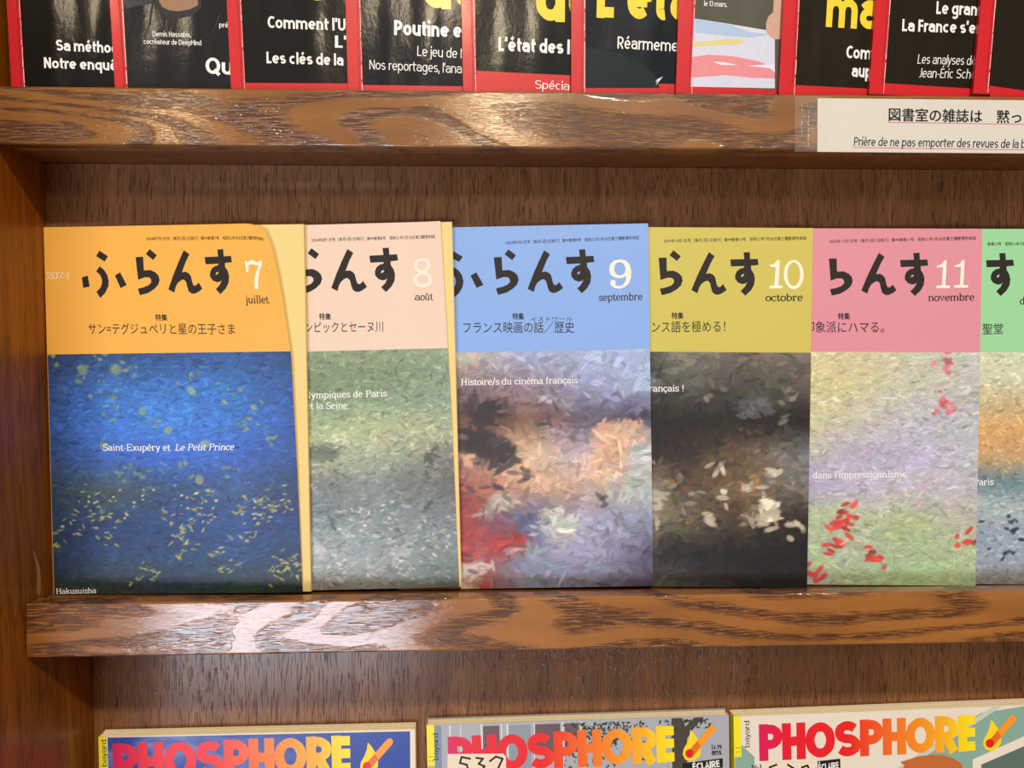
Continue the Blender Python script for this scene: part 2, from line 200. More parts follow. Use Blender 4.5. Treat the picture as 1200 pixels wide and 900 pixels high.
# ------------------------------------------------------------------ materials
MATS = {}
def node_mat(name):
    m = bpy.data.materials.new(name); m.use_nodes = True
    nt = m.node_tree; b = nt.nodes['Principled BSDF']
    return m, nt, b
def plain(name, hexcol, rough=0.5, coat=0.0, bump=0.0, bscale=400, mottle=0.0, spec=0.5):
    if name in MATS: return MATS[name]
    m, nt, b = node_mat(name)
    col = hexl(hexcol) + (1,)
    b.inputs['Base Color'].default_value = col
    b.inputs['Roughness'].default_value = rough
    b.inputs['Specular IOR Level'].default_value = spec
    b.inputs['Coat Weight'].default_value = coat
    b.inputs['Coat Roughness'].default_value = 0.12
    tc = nt.nodes.new('ShaderNodeTexCoord')
    if mottle:
        n = nt.nodes.new('ShaderNodeTexNoise'); n.inputs['Scale'].default_value = 350; n.inputs['Detail'].default_value = 4
        nt.links.new(tc.outputs['Object'], n.inputs['Vector'])
        mx = nt.nodes.new('ShaderNodeMix'); mx.data_type = 'RGBA'
        mx.inputs['A'].default_value = tuple(c*(1-mottle) for c in col[:3]) + (1,)
        mx.inputs['B'].default_value = tuple(min(1, c*(1+mottle)) for c in col[:3]) + (1,)
        nt.links.new(n.outputs['Fac'], mx.inputs['Factor']); nt.links.new(mx.outputs['Result'], b.inputs['Base Color'])
    if bump:
        n = nt.nodes.new('ShaderNodeTexNoise'); n.inputs['Scale'].default_value = bscale; n.inputs['Detail'].default_value = 3
        nt.links.new(tc.outputs['Object'], n.inputs['Vector'])
        bp = nt.nodes.new('ShaderNodeBump'); bp.inputs['Strength'].default_value = bump; bp.inputs['Distance'].default_value = 0.001
        nt.links.new(n.outputs['Fac'], bp.inputs['Height']); nt.links.new(bp.outputs['Normal'], b.inputs['Normal'])
        if coat: nt.links.new(bp.outputs['Normal'], b.inputs['Coat Normal'])
    MATS[name] = m
    return m
def vcol_mat(name, rough=0.45, coat=0.0, bump=0.0, bscale=500):
    if name in MATS: return MATS[name]
    m, nt, b = node_mat(name)
    a = nt.nodes.new('ShaderNodeVertexColor'); a.layer_name = 'Col'
    nt.links.new(a.outputs['Color'], b.inputs['Base Color'])
    b.inputs['Roughness'].default_value = rough; b.inputs['Coat Weight'].default_value = coat; b.inputs['Coat Roughness'].default_value = 0.15
    MATS[name] = m
    return m

class NB:
    """small node-building shorthand"""
    def __init__(s, nt): s.nt = nt
    def n(s, t, **kw):
        nd = s.nt.nodes.new(t)
        for k, v in kw.items(): setattr(nd, k, v)
        return nd
    def l(s, a, b): s.nt.links.new(a, b)
    def mapping(s, src, scale, loc=(0, 0, 0)):
        m = s.n('ShaderNodeMapping'); m.inputs['Scale'].default_value = scale; m.inputs['Location'].default_value = loc
        s.l(src, m.inputs['Vector']); return m.outputs['Vector']
    def noise(s, vec, scale=1, detail=3, rough=0.5, dist=0.0):
        n = s.n('ShaderNodeTexNoise'); n.inputs['Scale'].default_value = scale; n.inputs['Detail'].default_value = detail
        n.inputs['Roughness'].default_value = rough; n.inputs['Distortion'].default_value = dist
        s.l(vec, n.inputs['Vector']); return n.outputs['Fac']
    def math(s, op, a, b=None):
        m = s.n('ShaderNodeMath', operation=op)
        for i, x in enumerate((a, b)):
            if x is None: continue
            if isinstance(x, (int, float)): m.inputs[i].default_value = x
            else: s.l(x, m.inputs[i])
        return m.outputs[0]
    def ramp(s, f, stops):
        r = s.n('ShaderNodeValToRGB'); e = r.color_ramp.elements
        while len(e) < len(stops): e.new(0.5)
        for el, (p, c) in zip(e, stops):
            el.position = p; el.color = (c, c, c, 1) if isinstance(c, (int, float)) else tuple(c) + (1,)
        s.l(f, r.inputs['Fac']); return r.outputs['Color']
    def mix(s, f, a, b):
        m = s.n('ShaderNodeMix', data_type='RGBA')
        for k, x in (('Factor', f), ('A', a), ('B', b)):
            if isinstance(x, (int, float)): m.inputs[k].default_value = x
            elif isinstance(x, tuple): m.inputs[k].default_value = x + (1,)
            else: s.l(x, m.inputs[k])
        return m.outputs['Result']

def wood_lip(name, seed, light='ab6e2e', mid='8e5722', dark='42200a'):
    """flat-sawn ring-porous wood: wandering cathedral bands filled with short dark pores, varnished"""
    m, nt, b = node_mat(name); k = NB(nt)
    tc = k.n('ShaderNodeTexCoord').outputs['Object']
    warp = k.mapping(tc, (5.0, 8, 20.0), (seed, seed*.37, 0))
    base = k.noise(warp, 1.0, 1.5, 0.45, 0.35)
    wob = k.noise(k.mapping(tc, (45, 45, 160), (seed, 0, 0)), 1.0, 3, 0.6)
    v = k.math('ADD', k.math('MULTIPLY', base, 10.0), k.math('MULTIPLY', wob, 0.45))
    fr = k.math('FRACT', v)
    band = k.ramp(fr, [(0.0, 0.0), (0.42, 0.05), (0.52, 0.9), (0.80, 1.0), (0.97, 0.35), (1.0, 0.0)])
    pores = k.noise(k.mapping(tc, (85, 300, 2000), (seed*3, 0, 0)), 1.0, 2.5, 0.6)
    pm = k.ramp(pores, [(0.42, 0.0), (0.49, 1.0)])
    hatch = k.math('MULTIPLY', band, pm)
    tone = k.noise(k.mapping(tc, (14, 20, 60), (seed*2, 0, 0)), 1.0, 3, 0.5)
    c0 = k.mix(k.ramp(tone, [(0.3, 0.0), (0.7, 1.0)]), hexl(mid), hexl(light))
    fine = k.noise(k.mapping(tc, (90, 200, 2500)), 1.0, 2, 0.5)
    c1 = k.mix(k.math('MULTIPLY', fine, 0.28), c0, hexl(dark))
    c2 = k.mix(k.math('MULTIPLY', hatch, 0.92), c1, hexl(dark))
    k.l(c2, b.inputs['Base Color'])
    b.inputs['Roughness'].default_value = 0.42
    b.inputs['Coat Weight'].default_value = 1.0; b.inputs['Coat Roughness'].default_value = 0.06; b.inputs['Specular IOR Level'].default_value = 0.35
    h = k.math('ADD', k.math('MULTIPLY', hatch, -0.9), k.math('MULTIPLY', fine, 0.35))
    bp = k.n('ShaderNodeBump'); bp.inputs['Strength'].default_value = 0.28; bp.inputs['Distance'].default_value = 0.0005
    k.l(h, bp.inputs['Height']); k.l(bp.outputs['Normal'], b.inputs['Normal']); k.l(bp.outputs['Normal'], b.inputs['Coat Normal'])
    return m
def wood_panel(name, seed, light, mid, dark, rough=0.45, streak=900., coat=0.3, dash=0.8, axis='x'):
    """veneer with vertical grain"""
    m, nt, b = node_mat(name); k = NB(nt)
    tc = k.n('ShaderNodeTexCoord').outputs['Object']
    wv = k.noise(k.mapping(tc, (12, 12, 5), (seed, 0, 0)), 1, 2, .5)
    cmb = k.n('ShaderNodeVectorMath', operation='MULTIPLY_ADD')
    k.l(wv, cmb.inputs[0]); cmb.inputs[1].default_value = (0.012, 0.012, 0.0); k.l(tc, cmb.inputs[2])
    tw = cmb.outputs[0]
    st = k.noise(k.mapping(tw, (streak, streak, 14), (seed, 1, 2)), 1.0, 3, 0.6)
    wide = k.noise(k.mapping(tw, (75, 75, 3), (seed, 4, 0)), 1.0, 3, 0.55)
    po = k.noise(k.mapping(tw, (streak*1.1, streak*1.1, 55), (seed*2, 0, 3)), 1.0, 2, 0.6)
    pm = k.ramp(po, [(0.56, 0.0), (0.64, 1.0)])
    c0 = k.mix(k.ramp(wide, [(0.3, 0.0), (0.7, 1.0)]), hexl(mid), hexl(light))
    c1 = k.mix(k.math('MULTIPLY', k.ramp(st, [(0.35, 0.0), (0.7, 1.0)]), 0.5), c0, hexl(dark))
    c2 = k.mix(k.math('MULTIPLY', pm, dash), c1, hexl(dark))
    k.l(c2, b.inputs['Base Color'])
    b.inputs['Roughness'].default_value = rough; b.inputs['Coat Weight'].default_value = coat; b.inputs['Coat Roughness'].default_value = 0.16; b.inputs['Specular IOR Level'].default_value = 0.25
    bp = k.n('ShaderNodeBump'); bp.inputs['Strength'].default_value = 0.25; bp.inputs['Distance'].default_value = 0.0005
    k.l(k.math('MULTIPLY', pm, -1.0), bp.inputs['Height']); k.l(bp.outputs['Normal'], b.inputs['Normal']); k.l(bp.outputs['Normal'], b.inputs['Coat Normal'])
    return m

# ------------------------------------------------------------------ the room
plain('wall_paint', 'cfc6b8', 0.8); plain('floor_vinyl', '8a6a4a', 0.6)
def box_mesh(name, x0, x1, y0, y1, z0, z1, mat, parent=None, bevel=0.0, shear=0.0, zref=0.0, seg=2):
    """box in mm; shear leans it back: y grows by shear per mm of height above zref"""
    bm = bmesh.new(); vs = []
    for x in (x0, x1):
        for y in (y0, y1):
            for z in (z0, z1):
                vs.append(bm.verts.new((x*MM, (y + (z-zref)*shear)*MM, z*MM)))
    for f in ((0,1,3,2),(4,6,7,5),(0,4,5,1),(2,3,7,6),(0,2,6,4),(1,5,7,3)):
        bm.faces.new([vs[i] for i in f])
    bmesh.ops.recalc_face_normals(bm, faces=bm.faces)
    if bevel: bmesh.ops.bevel(bm, geom=list(bm.edges), offset=bevel*MM, segments=seg, profile=0.5, affect='EDGES')
    me = bpy.data.meshes.new(name); bm.to_mesh(me); bm.free(); me.materials.append(mat)
    return link(bpy.data.objects.new(name, me), parent)
fl = box_mesh('floor', -2500, 3000, -3500, 260, -1150, -1100, MATS['floor_vinyl']); fl['kind'] = 'structure'
wb = box_mesh('wall_back', -2500, 3000, 200, 260, -1100, 1700, MATS['wall_paint']); wb['kind'] = 'structure'

# ------------------------------------------------------------------ the magazine rack
rack = link(bpy.data.objects.new('magazine_rack', None)); rack.location = (0.33, 0.19, -1.1)
tag(rack, 'brown wooden magazine rack with raised front lips and grained back panels', 'magazine rack')
def rp(o):
    o.parent = rack; o.matrix_parent_inverse = Matrix.Translation(-Vector(rack.location)); return o
side_m = wood_panel('side_wood', 3.1, 'a8620c', '8c4a06', '542604', rough=0.42, streak=330., coat=0.25, dash=0.4)
back_m = wood_panel('veneer_brown', 7.7, '946238', '7a4e2a', '341c0c', rough=0.42, streak=1150., coat=0.3, dash=0.78)
board_m = wood_panel('board_wood', 1.3, '8a5526', '754418', '4a2810', rough=0.5, streak=300., coat=0.2, dash=0.3)
W_R = 735.
for x0, x1 in ((-22, 0), (W_R, W_R+22)):
    rp(box_mesh('side_panel', x0, x1, -62, 185, -1095, 640, side_m, bevel=1.2))
LL = math.tan(R(3.014))
def lip(z, y, mat, h=29.5, th=10.0):
    """front rail: face leans back a little, edges rounded"""
    return rp(box_mesh('front_lip', 0.3, W_R-0.3, y, y+th, z, z+h, mat, bevel=1.1, shear=LL, zref=z, seg=3))
lip(0., 0., wood_lip('lip_wood_lower', 2.3))
lip(272.75, -6.6, wood_lip('lip_wood_upper', 9.1, light='9c662a', mid='80501c'))
lip(-346., 6., wood_lip('lip_wood_base', 5.0))
# shelf boards behind the lips
rp(box_mesh('shelf_board', 0.3, W_R-0.3, 12, 76, 0.0, 26, board_m, bevel=0.3))
rp(box_mesh('shelf_board', 0.3, W_R-0.3, 5.5, 45, 272.75, 299, board_m, bevel=0.3))
rp(box_mesh('shelf_board', 0.3, W_R-0.3, 18, 76, -346, -320, board_m, bevel=0.3))
# back panels
rp(box_mesh('back_panel', 0.3, W_R-0.3, 26.72, 38.7, 26.2, 272.5, back_m, shear=TL))
rp(box_mesh('back_panel', 0.3, W_R-0.3, 70.88, 79, -319.8, -0.2, back_m, shear=TL))
rp(box_mesh('back_panel', 0.3, W_R-0.3, 20.5, 30, 299.2, 630, back_m, shear=0.0))
rp(box_mesh('plinth', 0.3, W_R-0.3, 30, 180, -1095, -347, board_m))
# bare chip in the left side panel just above the lower lip
chip_m = plain('bare_wood', 'b98a4a', 0.7)
cpts = [(14, 29.5), (16.5, 29.5), (17.5, 38), (17.0, 45), (14.6, 50), (12.5, 56), (11.8, 56), (13.6, 48), (14.4, 41), (13.2, 34)]
rp(mesh_obj('wood_chip', [(0.05*MM, y*MM, z*MM) for y, z in cpts], [tuple(range(len(cpts)))], chip_m))

# ------------------------------------------------------------------ slab serif stroke letters
def arc(cx, cy, rx, ry, a0, a1, n=14):
    return [(cx+rx*math.cos(R(a0+(a1-a0)*i/n)), cy+ry*math.sin(R(a0+(a1-a0)*i/n))) for i in range(n+1)]
def sf(x, y, w=0.85): return [(x-w, y), (x+w, y)]
LAYER = []
RING = arc(2.3, 2.5, 1.9, 2.4, 0, 360, 22)
GL = {
 'a': (5.0, [arc(2.2, 3.5, 1.5, 1.4, 160, 0) + [(3.7, 0.9), (4.1, 0.3), (4.8, 0.4)], arc(2.1, 1.5, 1.6, 1.3, 60, 330)]),
 'b': (5.2, [[(1.1, 7.3), (1.1, 0)], [(0.2, 7.3), (1.1, 7.3)], arc(2.7, 2.5, 1.8, 2.4, 150, -150)]),
 'c': (4.4, [arc(2.4, 2.5, 1.9, 2.4, 40, 320), [(3.8, 3.5), (3.8, 4.5)]]),
 'd': (5.4, [[(4.0, 7.3), (4.0, 0)], [(3.1, 7.3), (4.0, 7.3)], [(4.0, 0.2), (5.0, 0.2)], arc(2.4, 2.5, 1.8, 2.4, 30, 330)]),
 'e': (4.7, [[(0.6, 2.7), (4.1, 2.7)], arc(2.4, 2.5, 1.8, 2.4, 5, 320)]),
 'f': (3.2, [[(1.3, 0), (1.3, 5.8)] + arc(2.3, 6.0, 1.0, 1.2, 180, 50), sf(1.3, 0.1, 1.0), [(0.3, 4.8), (2.7, 4.8)]]),
 'g': (5.0, [arc(2.3, 3.2, 1.6, 1.7, 0, 360, 18), arc(2.3, -0.4, 1.8, 1.3, 0, 360, 18), [(3.5, 4.5), (4.6, 5.0)]]),
 'h': (5.6, [[(1.2, 7.3), (1.2, 0)], [(0.3, 7.3), (1.2, 7.3)], arc(2.8, 3.2, 1.6, 1.7, 160, 0) + [(4.4, 0)], sf(1.2, 0.2), sf(4.4, 0.2)]),
 'i': (2.7, [[(1.3, 4.9), (1.3, 0)], [(0.4, 4.8), (1.3, 4.8)], sf(1.3, 0.2), [(1.3, 6.4), (1.3, 7.3)]]),
 'j': (2.7, [[(1.5, 4.9), (1.5, -1.2)] + arc(0.7, -1.2, 0.8, 1.0, 0, -140), [(0.6, 4.8), (1.5, 4.8)], [(1.5, 6.4), (1.5, 7.3)]]),
 'k': (5.2, [[(1.2, 7.3), (1.2, 0)], [(0.3, 7.3), (1.2, 7.3)], [(4.2, 4.8), (1.4, 2.2)], [(2.3, 3.0), (4.4, 0.1)], sf(1.2, 0.2), sf(4.3, 0.2, .7), sf(4.0, 4.8, .7)]),
 'l': (2.7, [[(1.3, 7.3), (1.3, 0)], [(0.4, 7.3), (1.3, 7.3)], sf(1.3, 0.2)]),
 'm': (8.4, [[(1.2, 5), (1.2, 0)], [(0.3, 4.8), (1.2, 4.8)], arc(2.7, 3.2, 1.5, 1.7, 160, 0) + [(4.2, 0)], arc(5.7, 3.2, 1.5, 1.7, 160, 0) + [(7.2, 0)], sf(1.2, 0.2), sf(4.2, 0.2), sf(7.2, 0.2)]),
 'n': (5.6, [[(1.2, 5), (1.2, 0)], [(0.3, 4.8), (1.2, 4.8)], arc(2.8, 3.2, 1.6, 1.7, 160, 0) + [(4.4, 0)], sf(1.2, 0.2), sf(4.4, 0.2)]),
 'o': (4.6, [RING]),
 'p': (5.2, [[(1.1, 5), (1.1, -2.2)], [(0.2, 4.8), (1.1, 4.8)], arc(2.7, 2.5, 1.8, 2.4, 150, -150), sf(1.1, -2.1)]),
 'q': (5.2, [[(4.0, 5), (4.0, -2.2)], arc(2.4, 2.5, 1.8, 2.4, 30, 330), sf(4.0, -2.1)]),
 'r': (4.2, [[(1.2, 5), (1.2, 0)], [(0.3, 4.8), (1.2, 4.8)], arc(2.7, 3.4, 1.4, 1.5, 160, 50), sf(1.2, 0.2, 1.0), [(3.5, 4.6), (3.5, 3.8)]]),
 's': (4.2, [arc(2.1, 3.65, 1.35, 1.2, 30, 260, 12) + arc(2.1, 1.3, 1.5, 1.2, 80, -150, 12), [(3.4, 3.8), (3.4, 4.9)], [(0.6, 0.1), (0.6, 1.2)]]),
 't': (3.3, [[(1.3, 6.3), (1.3, 1.2)] + arc(2.3, 1.2, 1.0, 1.1, 180, 330), [(0.2, 4.8), (2.7, 4.8)]]),
 'u': (5.5, [[(1.1, 4.9), (1.1, 1.9)] + arc(2.6, 1.8, 1.5, 1.7, 180, 340), [(4.1, 4.9), (4.1, 0.2), (5.0, 0.2)], [(0.2, 4.8), (1.1, 4.8)], [(3.2, 4.8), (4.1, 4.8)]]),
 'v': (5.0, [[(0.9, 4.8), (2.6, 0.1), (4.2, 4.8)], sf(0.9, 4.8), sf(4.2, 4.8, .7)]),
 'x': (5.0, [[(0.9, 4.8), (4.2, 0.1)], [(4.1, 4.8), (0.9, 0.1)], sf(0.9, 4.8, .7), sf(4.1, 4.8, .7), sf(0.9, 0.2, .7), sf(4.2, 0.2, .7)]),
 'y': (5.0, [[(0.9, 4.8), (2.7, 0.1)], [(4.2, 4.8), (2.2, -1.4), (0.9, -2.1)], sf(0.9, 4.8), sf(4.2, 4.8, .7)]),
 'E': (6.4, [[(1.4, 7.1), (1.4, 0)], [(0.4, 7.0), (5.6, 7.0), (5.6, 5.6)], [(0.4, 0.2), (5.8, 0.2), (5.8, 1.7)], [(1.4, 3.7), (4.1, 3.7)], [(4.1, 3.0), (4.1, 4.4)]]),
 'H': (7.4, [[(1.6, 7.1), (1.6, 0)], [(5.8, 7.1), (5.8, 0)], [(1.6, 3.7), (5.8, 3.7)]] + [sf(a, b, 1.1) for a in (1.6, 5.8) for b in (0.2, 7.0)]),
 'L': (6.0, [[(1.6, 7.1), (1.6, 0)], [(0.4, 0.2), (5.5, 0.2), (5.5, 2.0)], sf(1.6, 7.0, 1.1)]),
 'O': (7.0, [arc(3.5, 3.6, 3.0, 3.6, 0, 360, 26)]),
 'P': (6.2, [[(1.6, 7.1), (1.6, 0)], [(0.4, 7.0), (3.4, 7.0)] + arc(3.4, 5.3, 2.1, 1.7, 90, -90) + [(1.6, 3.6)], sf(1.6, 0.2, 1.1)]),
 'S': (5.6, [arc(2.8, 5.3, 1.9, 1.7, 30, 260, 14) + arc(2.8, 1.9, 2.1, 1.8, 80, -150, 14), [(4.6, 5.6), (4.6, 7.1)], [(0.7, 0.1), (0.7, 1.7)]]),
 '0': (5.2, [arc(2.6, 3.6, 2.0, 3.5, 0, 360, 24)]),
 '2': (5.2, [arc(2.5, 5.3, 1.8, 1.7, 170, -30) + [(0.7, 0.4), (4.6, 0.4), (4.6, 1.6)]]),
 '4': (5.2, [[(3.6, 0), (3.6, 7.1), (0.5, 2.2), (4.9, 2.2)], sf(3.6, 0.2, 1.0)]),
 '-': (3.2, [[(0.5, 2.6), (2.7, 2.6)]]), '/': (3.4, [[(0.3, -0.8), (3.0, 7.4)]]),
 "'": (1.8, [[(0.9, 7.2), (0.8, 5.4)]]), '!': (2.8, [[(1.3, 7.2), (1.3, 2.0)], [(1.3, 0.0), (1.3, 0.8)]]), ' ': (2.7, []),
}
GL['é'] = (4.7, GL['e'][1] + [[(2.0, 5.7), (3.3, 7.2)]])
GL['ç'] = (4.4, GL['c'][1] + [[(2.4, 0), (2.7, -1.2), (1.7, -1.8)]])
GL['û'] = (5.5, GL['u'][1] + [[(1.2, 5.7), (2.5, 7.0), (3.8, 5.7)]])
def sans_glyph(ch, t):
    """monoline grotesque letters; strokes are centre lines, t the pen width"""
    h = t/2; x = 5.3; c = 7.2; a = 7.5; r = 0.3
    def bowl(cx, w, y0, y1, a0=0, a1=360, n=20): return arc(cx, (y0+y1)/2, w, (y1-y0)/2, a0, a1, n)
    w = 1.55+h*.25; L = h+r; lo, hi = h, x-h; R2 = L+2*w
    S = []
    if ch in 'oc': 
        S = [bowl(L+w, w, lo, hi)] if ch == 'o' else [bowl(L+w, w, lo, hi, 50, 310)]; adv = (R2+h+r) if ch == 'o' else R2+h
    elif ch == 'e': S = [[(L, x*.5), (R2-.05, x*.5)], bowl(L+w, w, lo, hi, 0, 315)]; adv = R2+h+r
    elif ch in 'dq': S = [bowl(L+w, w, lo, hi, 25, 335), [(R2, a if ch == 'd' else x), (R2, 0 if ch == 'd' else -2.1)]]; adv = R2+h+r*1.4
    elif ch in 'bp': S = [bowl(L+w, w, lo, hi, 155, -155), [(L, a if ch == 'b' else x), (L, 0 if ch == 'b' else -2.1)]]; adv = R2+h+r
    elif ch == 'g': S = [bowl(L+w, w, lo, hi, 25, 335), [(R2, x), (R2, -.6)] + arc(L+w, -.6, w, 1.5-h*.5, 0, -150, 10)]; adv = R2+h+r*1.4
    elif ch == 'a': S = [arc(L+w-.1, x-h-1.2, w+.1, 1.2, 160, 0, 10)+[(R2, 0)], bowl(L+w-.15, w-.1, lo, x*.6, 50, 330)]; adv = R2+h+r*1.2
    elif ch in 'nmhr':
        S = [[(L, a if ch == 'h' else x), (L, 0)]]
        k = w*.92
        if ch == 'r': S.append(arc(L+k*1.05, x-h-1.5, k, 1.5, 165, 65, 8)); adv = L+k*1.5
        else:
            S.append(arc(L+k, x-h-1.5, k, 1.5, 165, 0, 10)+[(L+2*k, 0)]); adv = L+2*k+h+r*1.4
            if ch == 'm': S.append(arc(L+3*k, x-h-1.5, k, 1.5, 165, 0, 10)+[(L+4*k, 0)]); adv = L+4*k+h+r*1.4
    elif ch == 'u': k = w*.92; S = [[(L, x), (L, h+1.5)]+arc(L+k, h+1.5, k, 1.5, 180, 345, 10), [(L+2*k, x), (L+2*k, 0)]]; adv = L+2*k+h+r*1.4
    elif ch == 'i': S = [[(L, x), (L, 0)], [(L, 6.3), (L, 7.6)]]; adv = L+h+r
    elif ch == 'j': S = [[(L, x), (L, -1.0)]+arc(L-.7, -1.0, .7, .9, 0, -110, 6), [(L, 6.3), (L, 7.6)]]; adv = L+h+r
    elif ch == 'l': S = [[(L, a), (L, 0)]]; adv = L+h+r
    elif ch == 't': S = [[(L+.5, 6.9), (L+.5, h+.8)]+arc(L+1.3, h+.8, .8, .8, 180, 290, 6), [(L-.6, x-h*.9), (L+2.4, x-h*.9)]]; adv = L+2.5
    elif ch == 's': k = w*.82; S = [arc(L+k, x-h-(x-2*h)/4, k, (x-2*h)/4, 35, 265, 12)+arc(L+k, h+(x-2*h)/4, k*1.05, (x-2*h)/4, 85, -145, 12)]; adv = L+2*k+h+r
    elif ch == 'k': S = [[(L, a), (L, 0)], [(L+2.7, x), (L+.4, 2.3)], [(L+1.1, 2.9), (L+2.9, 0)]]; adv = L+3.2
    elif ch == 'v': S = [[(h*.8, x), (h*.8+1.65, .4)], [(h*.8+3.3, x), (h*.8+1.65, .4)]]; adv = h*1.6+3.4
    elif ch == 'y': S = [[(h*.8, x), (h*.8+1.7, .3)], [(h*.8+3.3, x), (h*.8+1.2, -1.3), (h*.8, -1.8)]]; adv = h*1.6+3.4
    elif ch in 'OQ': W2 = 2.35; S = [arc(L+W2, c/2, W2, c/2-h, 0, 360, 28)]; adv = L+2*W2+h+r; S += [[(L+W2+.5, 2.0), (L+2*W2+.3, -.3)]] if ch == 'Q' else []
    elif ch == 'C': S = [arc(L+2.2, c/2, 2.2, c/2-h, 50, 310, 22)]; adv = L+4.3
    elif ch == 'D': S = [[(L, c), (L, 0)], [(L, c-h), (L+1.6, c-h)]+arc(L+1.6, c/2, 2.4, c/2-h, 90, -90, 14)+[(L, h)]]; adv = L+4.0+h+r
    elif ch in 'PR':
        m = c*.44
        S = [[(L, c), (L, 0)], [(L, c-h), (L+1.5, c-h)]+arc(L+1.5, (c-h+m)/2, 1.75, (c-h-m)/2, 90, -90, 12)+[(L, m)]]; adv = L+3.2+h+r
        if ch == 'R': S.append([(L+1.5, m), (L+3.3, 0)]); adv += .1
    elif ch == 'S': k = 1.85; q = (c-2*h)/4; S = [arc(L+k, c-h-q, k, q, 30, 262, 14)+arc(L+k, h+q, k*1.05, q, 85, -148, 14)]; adv = L+2*k+h+r
    elif ch == 'E': S = [[(L, c), (L, 0)]]+[[(L, q), (L+2.9, q)] for q in (c-h, c*.52, h)]; adv = L+3.1+r
    elif ch == 'F': S = [[(L, c), (L, 0)]]+[[(L, q), (L+2.9, q)] for q in (c-h, c*.5)]; adv = L+3.0+r
    elif ch == 'L': S = [[(L, c), (L, 0)], [(L, h), (L+2.9, h)]]; adv = L+3.0+r
    elif ch == 'H': S = [[(L, c), (L, 0)], [(L+3.3, c), (L+3.3, 0)], [(L, c*.5), (L+3.3, c*.5)]]; adv = L+3.3+h+r
    elif ch == 'N': S = [[(L, c), (L, 0)], [(L+3.6, c), (L+3.6, 0)], [(L, c-.2), (L+3.6, .2)]]; adv = L+3.6+h+r*1.3
    elif ch == 'M': S = [[(L, c), (L, 0)], [(L+4.4, c), (L+4.4, 0)], [(L, c-.2), (L+2.2, 2.4), (L+4.4, c-.2)]]; adv = L+4.4+h+r
    elif ch == 'U': S = [[(L, c), (L, h+1.9)]+arc(L+1.85, h+1.9, 1.85, 1.9, 180, 360, 14)+[(L+3.7, c)]]; adv = L+3.7+h+r
    elif ch == 'J': S = [[(L+1.5, c), (L+1.5, h+1.2)]+arc(L+.4, h+1.2, 1.1, 1.2, 0, -110, 8)]; adv = L+1.5+h+r
    elif ch == 'I': S = [[(L, c), (L, 0)]]; adv = L+h+r
    elif ch == 'A': S = [[(h*.6, 0), (h*.6+2, c), (h*.6+4, 0)], [(h*.6+.9, 2.1), (h*.6+3.1, 2.1)]]; adv = h*1.2+4.1
    elif ch == '1': S = [[(L+1, c), (L+1, 0)], [(L-.3, c-1.3), (L+1, c-.3)]]; adv = L+1+h+r
    elif ch == '3': S = [arc(L+1.4, c*.75-h*.3, 1.5, c*.25-h*.6, 150, -80, 10)+arc(L+1.4, c*.27, 1.7, c*.27-h, 80, -150, 12)]; adv = L+3.2+h
    elif ch == '4': S = [[(L+2.6, 0), (L+2.6, c-.2), (L-.2, 2.0), (L+3.5, 2.0)]]; adv = L+3.8
    elif ch == '9': S = [arc(L+1.6, c*.68, 1.6, c*.32-h, 0, 360, 18), [(L+3.2, c*.68)]+arc(L+1.3, c*.5, 1.9, c*.5-h, 0, -80, 8)]; adv = L+3.3+h
    elif ch == ',': S = [[(L, 1.2), (L-.3, -1.3)]]; adv = L+h+r
    elif ch == '.': S = [[(L, 1.2), (L, 0)]]; adv = L+h+r
    elif ch in "'’": S = [[(L, c+.3), (L-.2, c-2.1)]]; adv = L+h+r*.6
    elif ch == '-': S = [[(L-.2, 2.6), (L+1.6, 2.6)]]; adv = L+2.0
    else: adv = 2.1
    return adv, S
ACC = {'é': ('e', 0), 'É': ('E', 2.1), 'è': ('e', -1), 'ê': ('e', 1)}
def sans_mesh(text, pen, tight=0.0):
    vs, fs, x = [], [], 0.0; LAYER.clear(); lay = 0
    for ch in text:
        b, kind = ACC.get(ch, (ch, None))
        adv, strokes = sans_glyph(b, pen)
        if kind is not None:
            cx = adv/2-.1; y = 6.0 + (2.1 if b == 'E' else 0)
            strokes = strokes + [{0: [(cx-.3, y), (cx+.8, y+1.5)], 2.1: [(cx-.3, y), (cx+.8, y+1.5)], -1: [(cx+.3, y), (cx-.8, y+1.5)], 1: [(cx-1.1, y), (cx, y+1.3), (cx+1.1, y)]}[kind]]
        for st in strokes:
            lay = (lay+1) % 13
            n = len(st); base = len(vs); closed = n > 3 and math.dist(st[0], st[-1]) < 1e-6
            for i, (px, py) in enumerate(st):
                a = st[max(i-1, 0)]; c = st[min(i+1, n-1)]
                if closed and i in (0, n-1): a, c = st[-2], st[1]
                dx, dy = c[0]-a[0], c[1]-a[1]; d = math.hypot(dx, dy) or 1
                wd = pen*.5*(1.0 if abs(dy) > abs(dx) else .88)
                for s in (1, -1): vs.append((x+px-dy/d*wd*s, py+dx/d*wd*s)); LAYER.append(lay)
            for i in range(n-1):
                k = base+2*i; fs.append((k, k+1, k+3, k+2))
        x += adv-tight
    return vs, fs, x
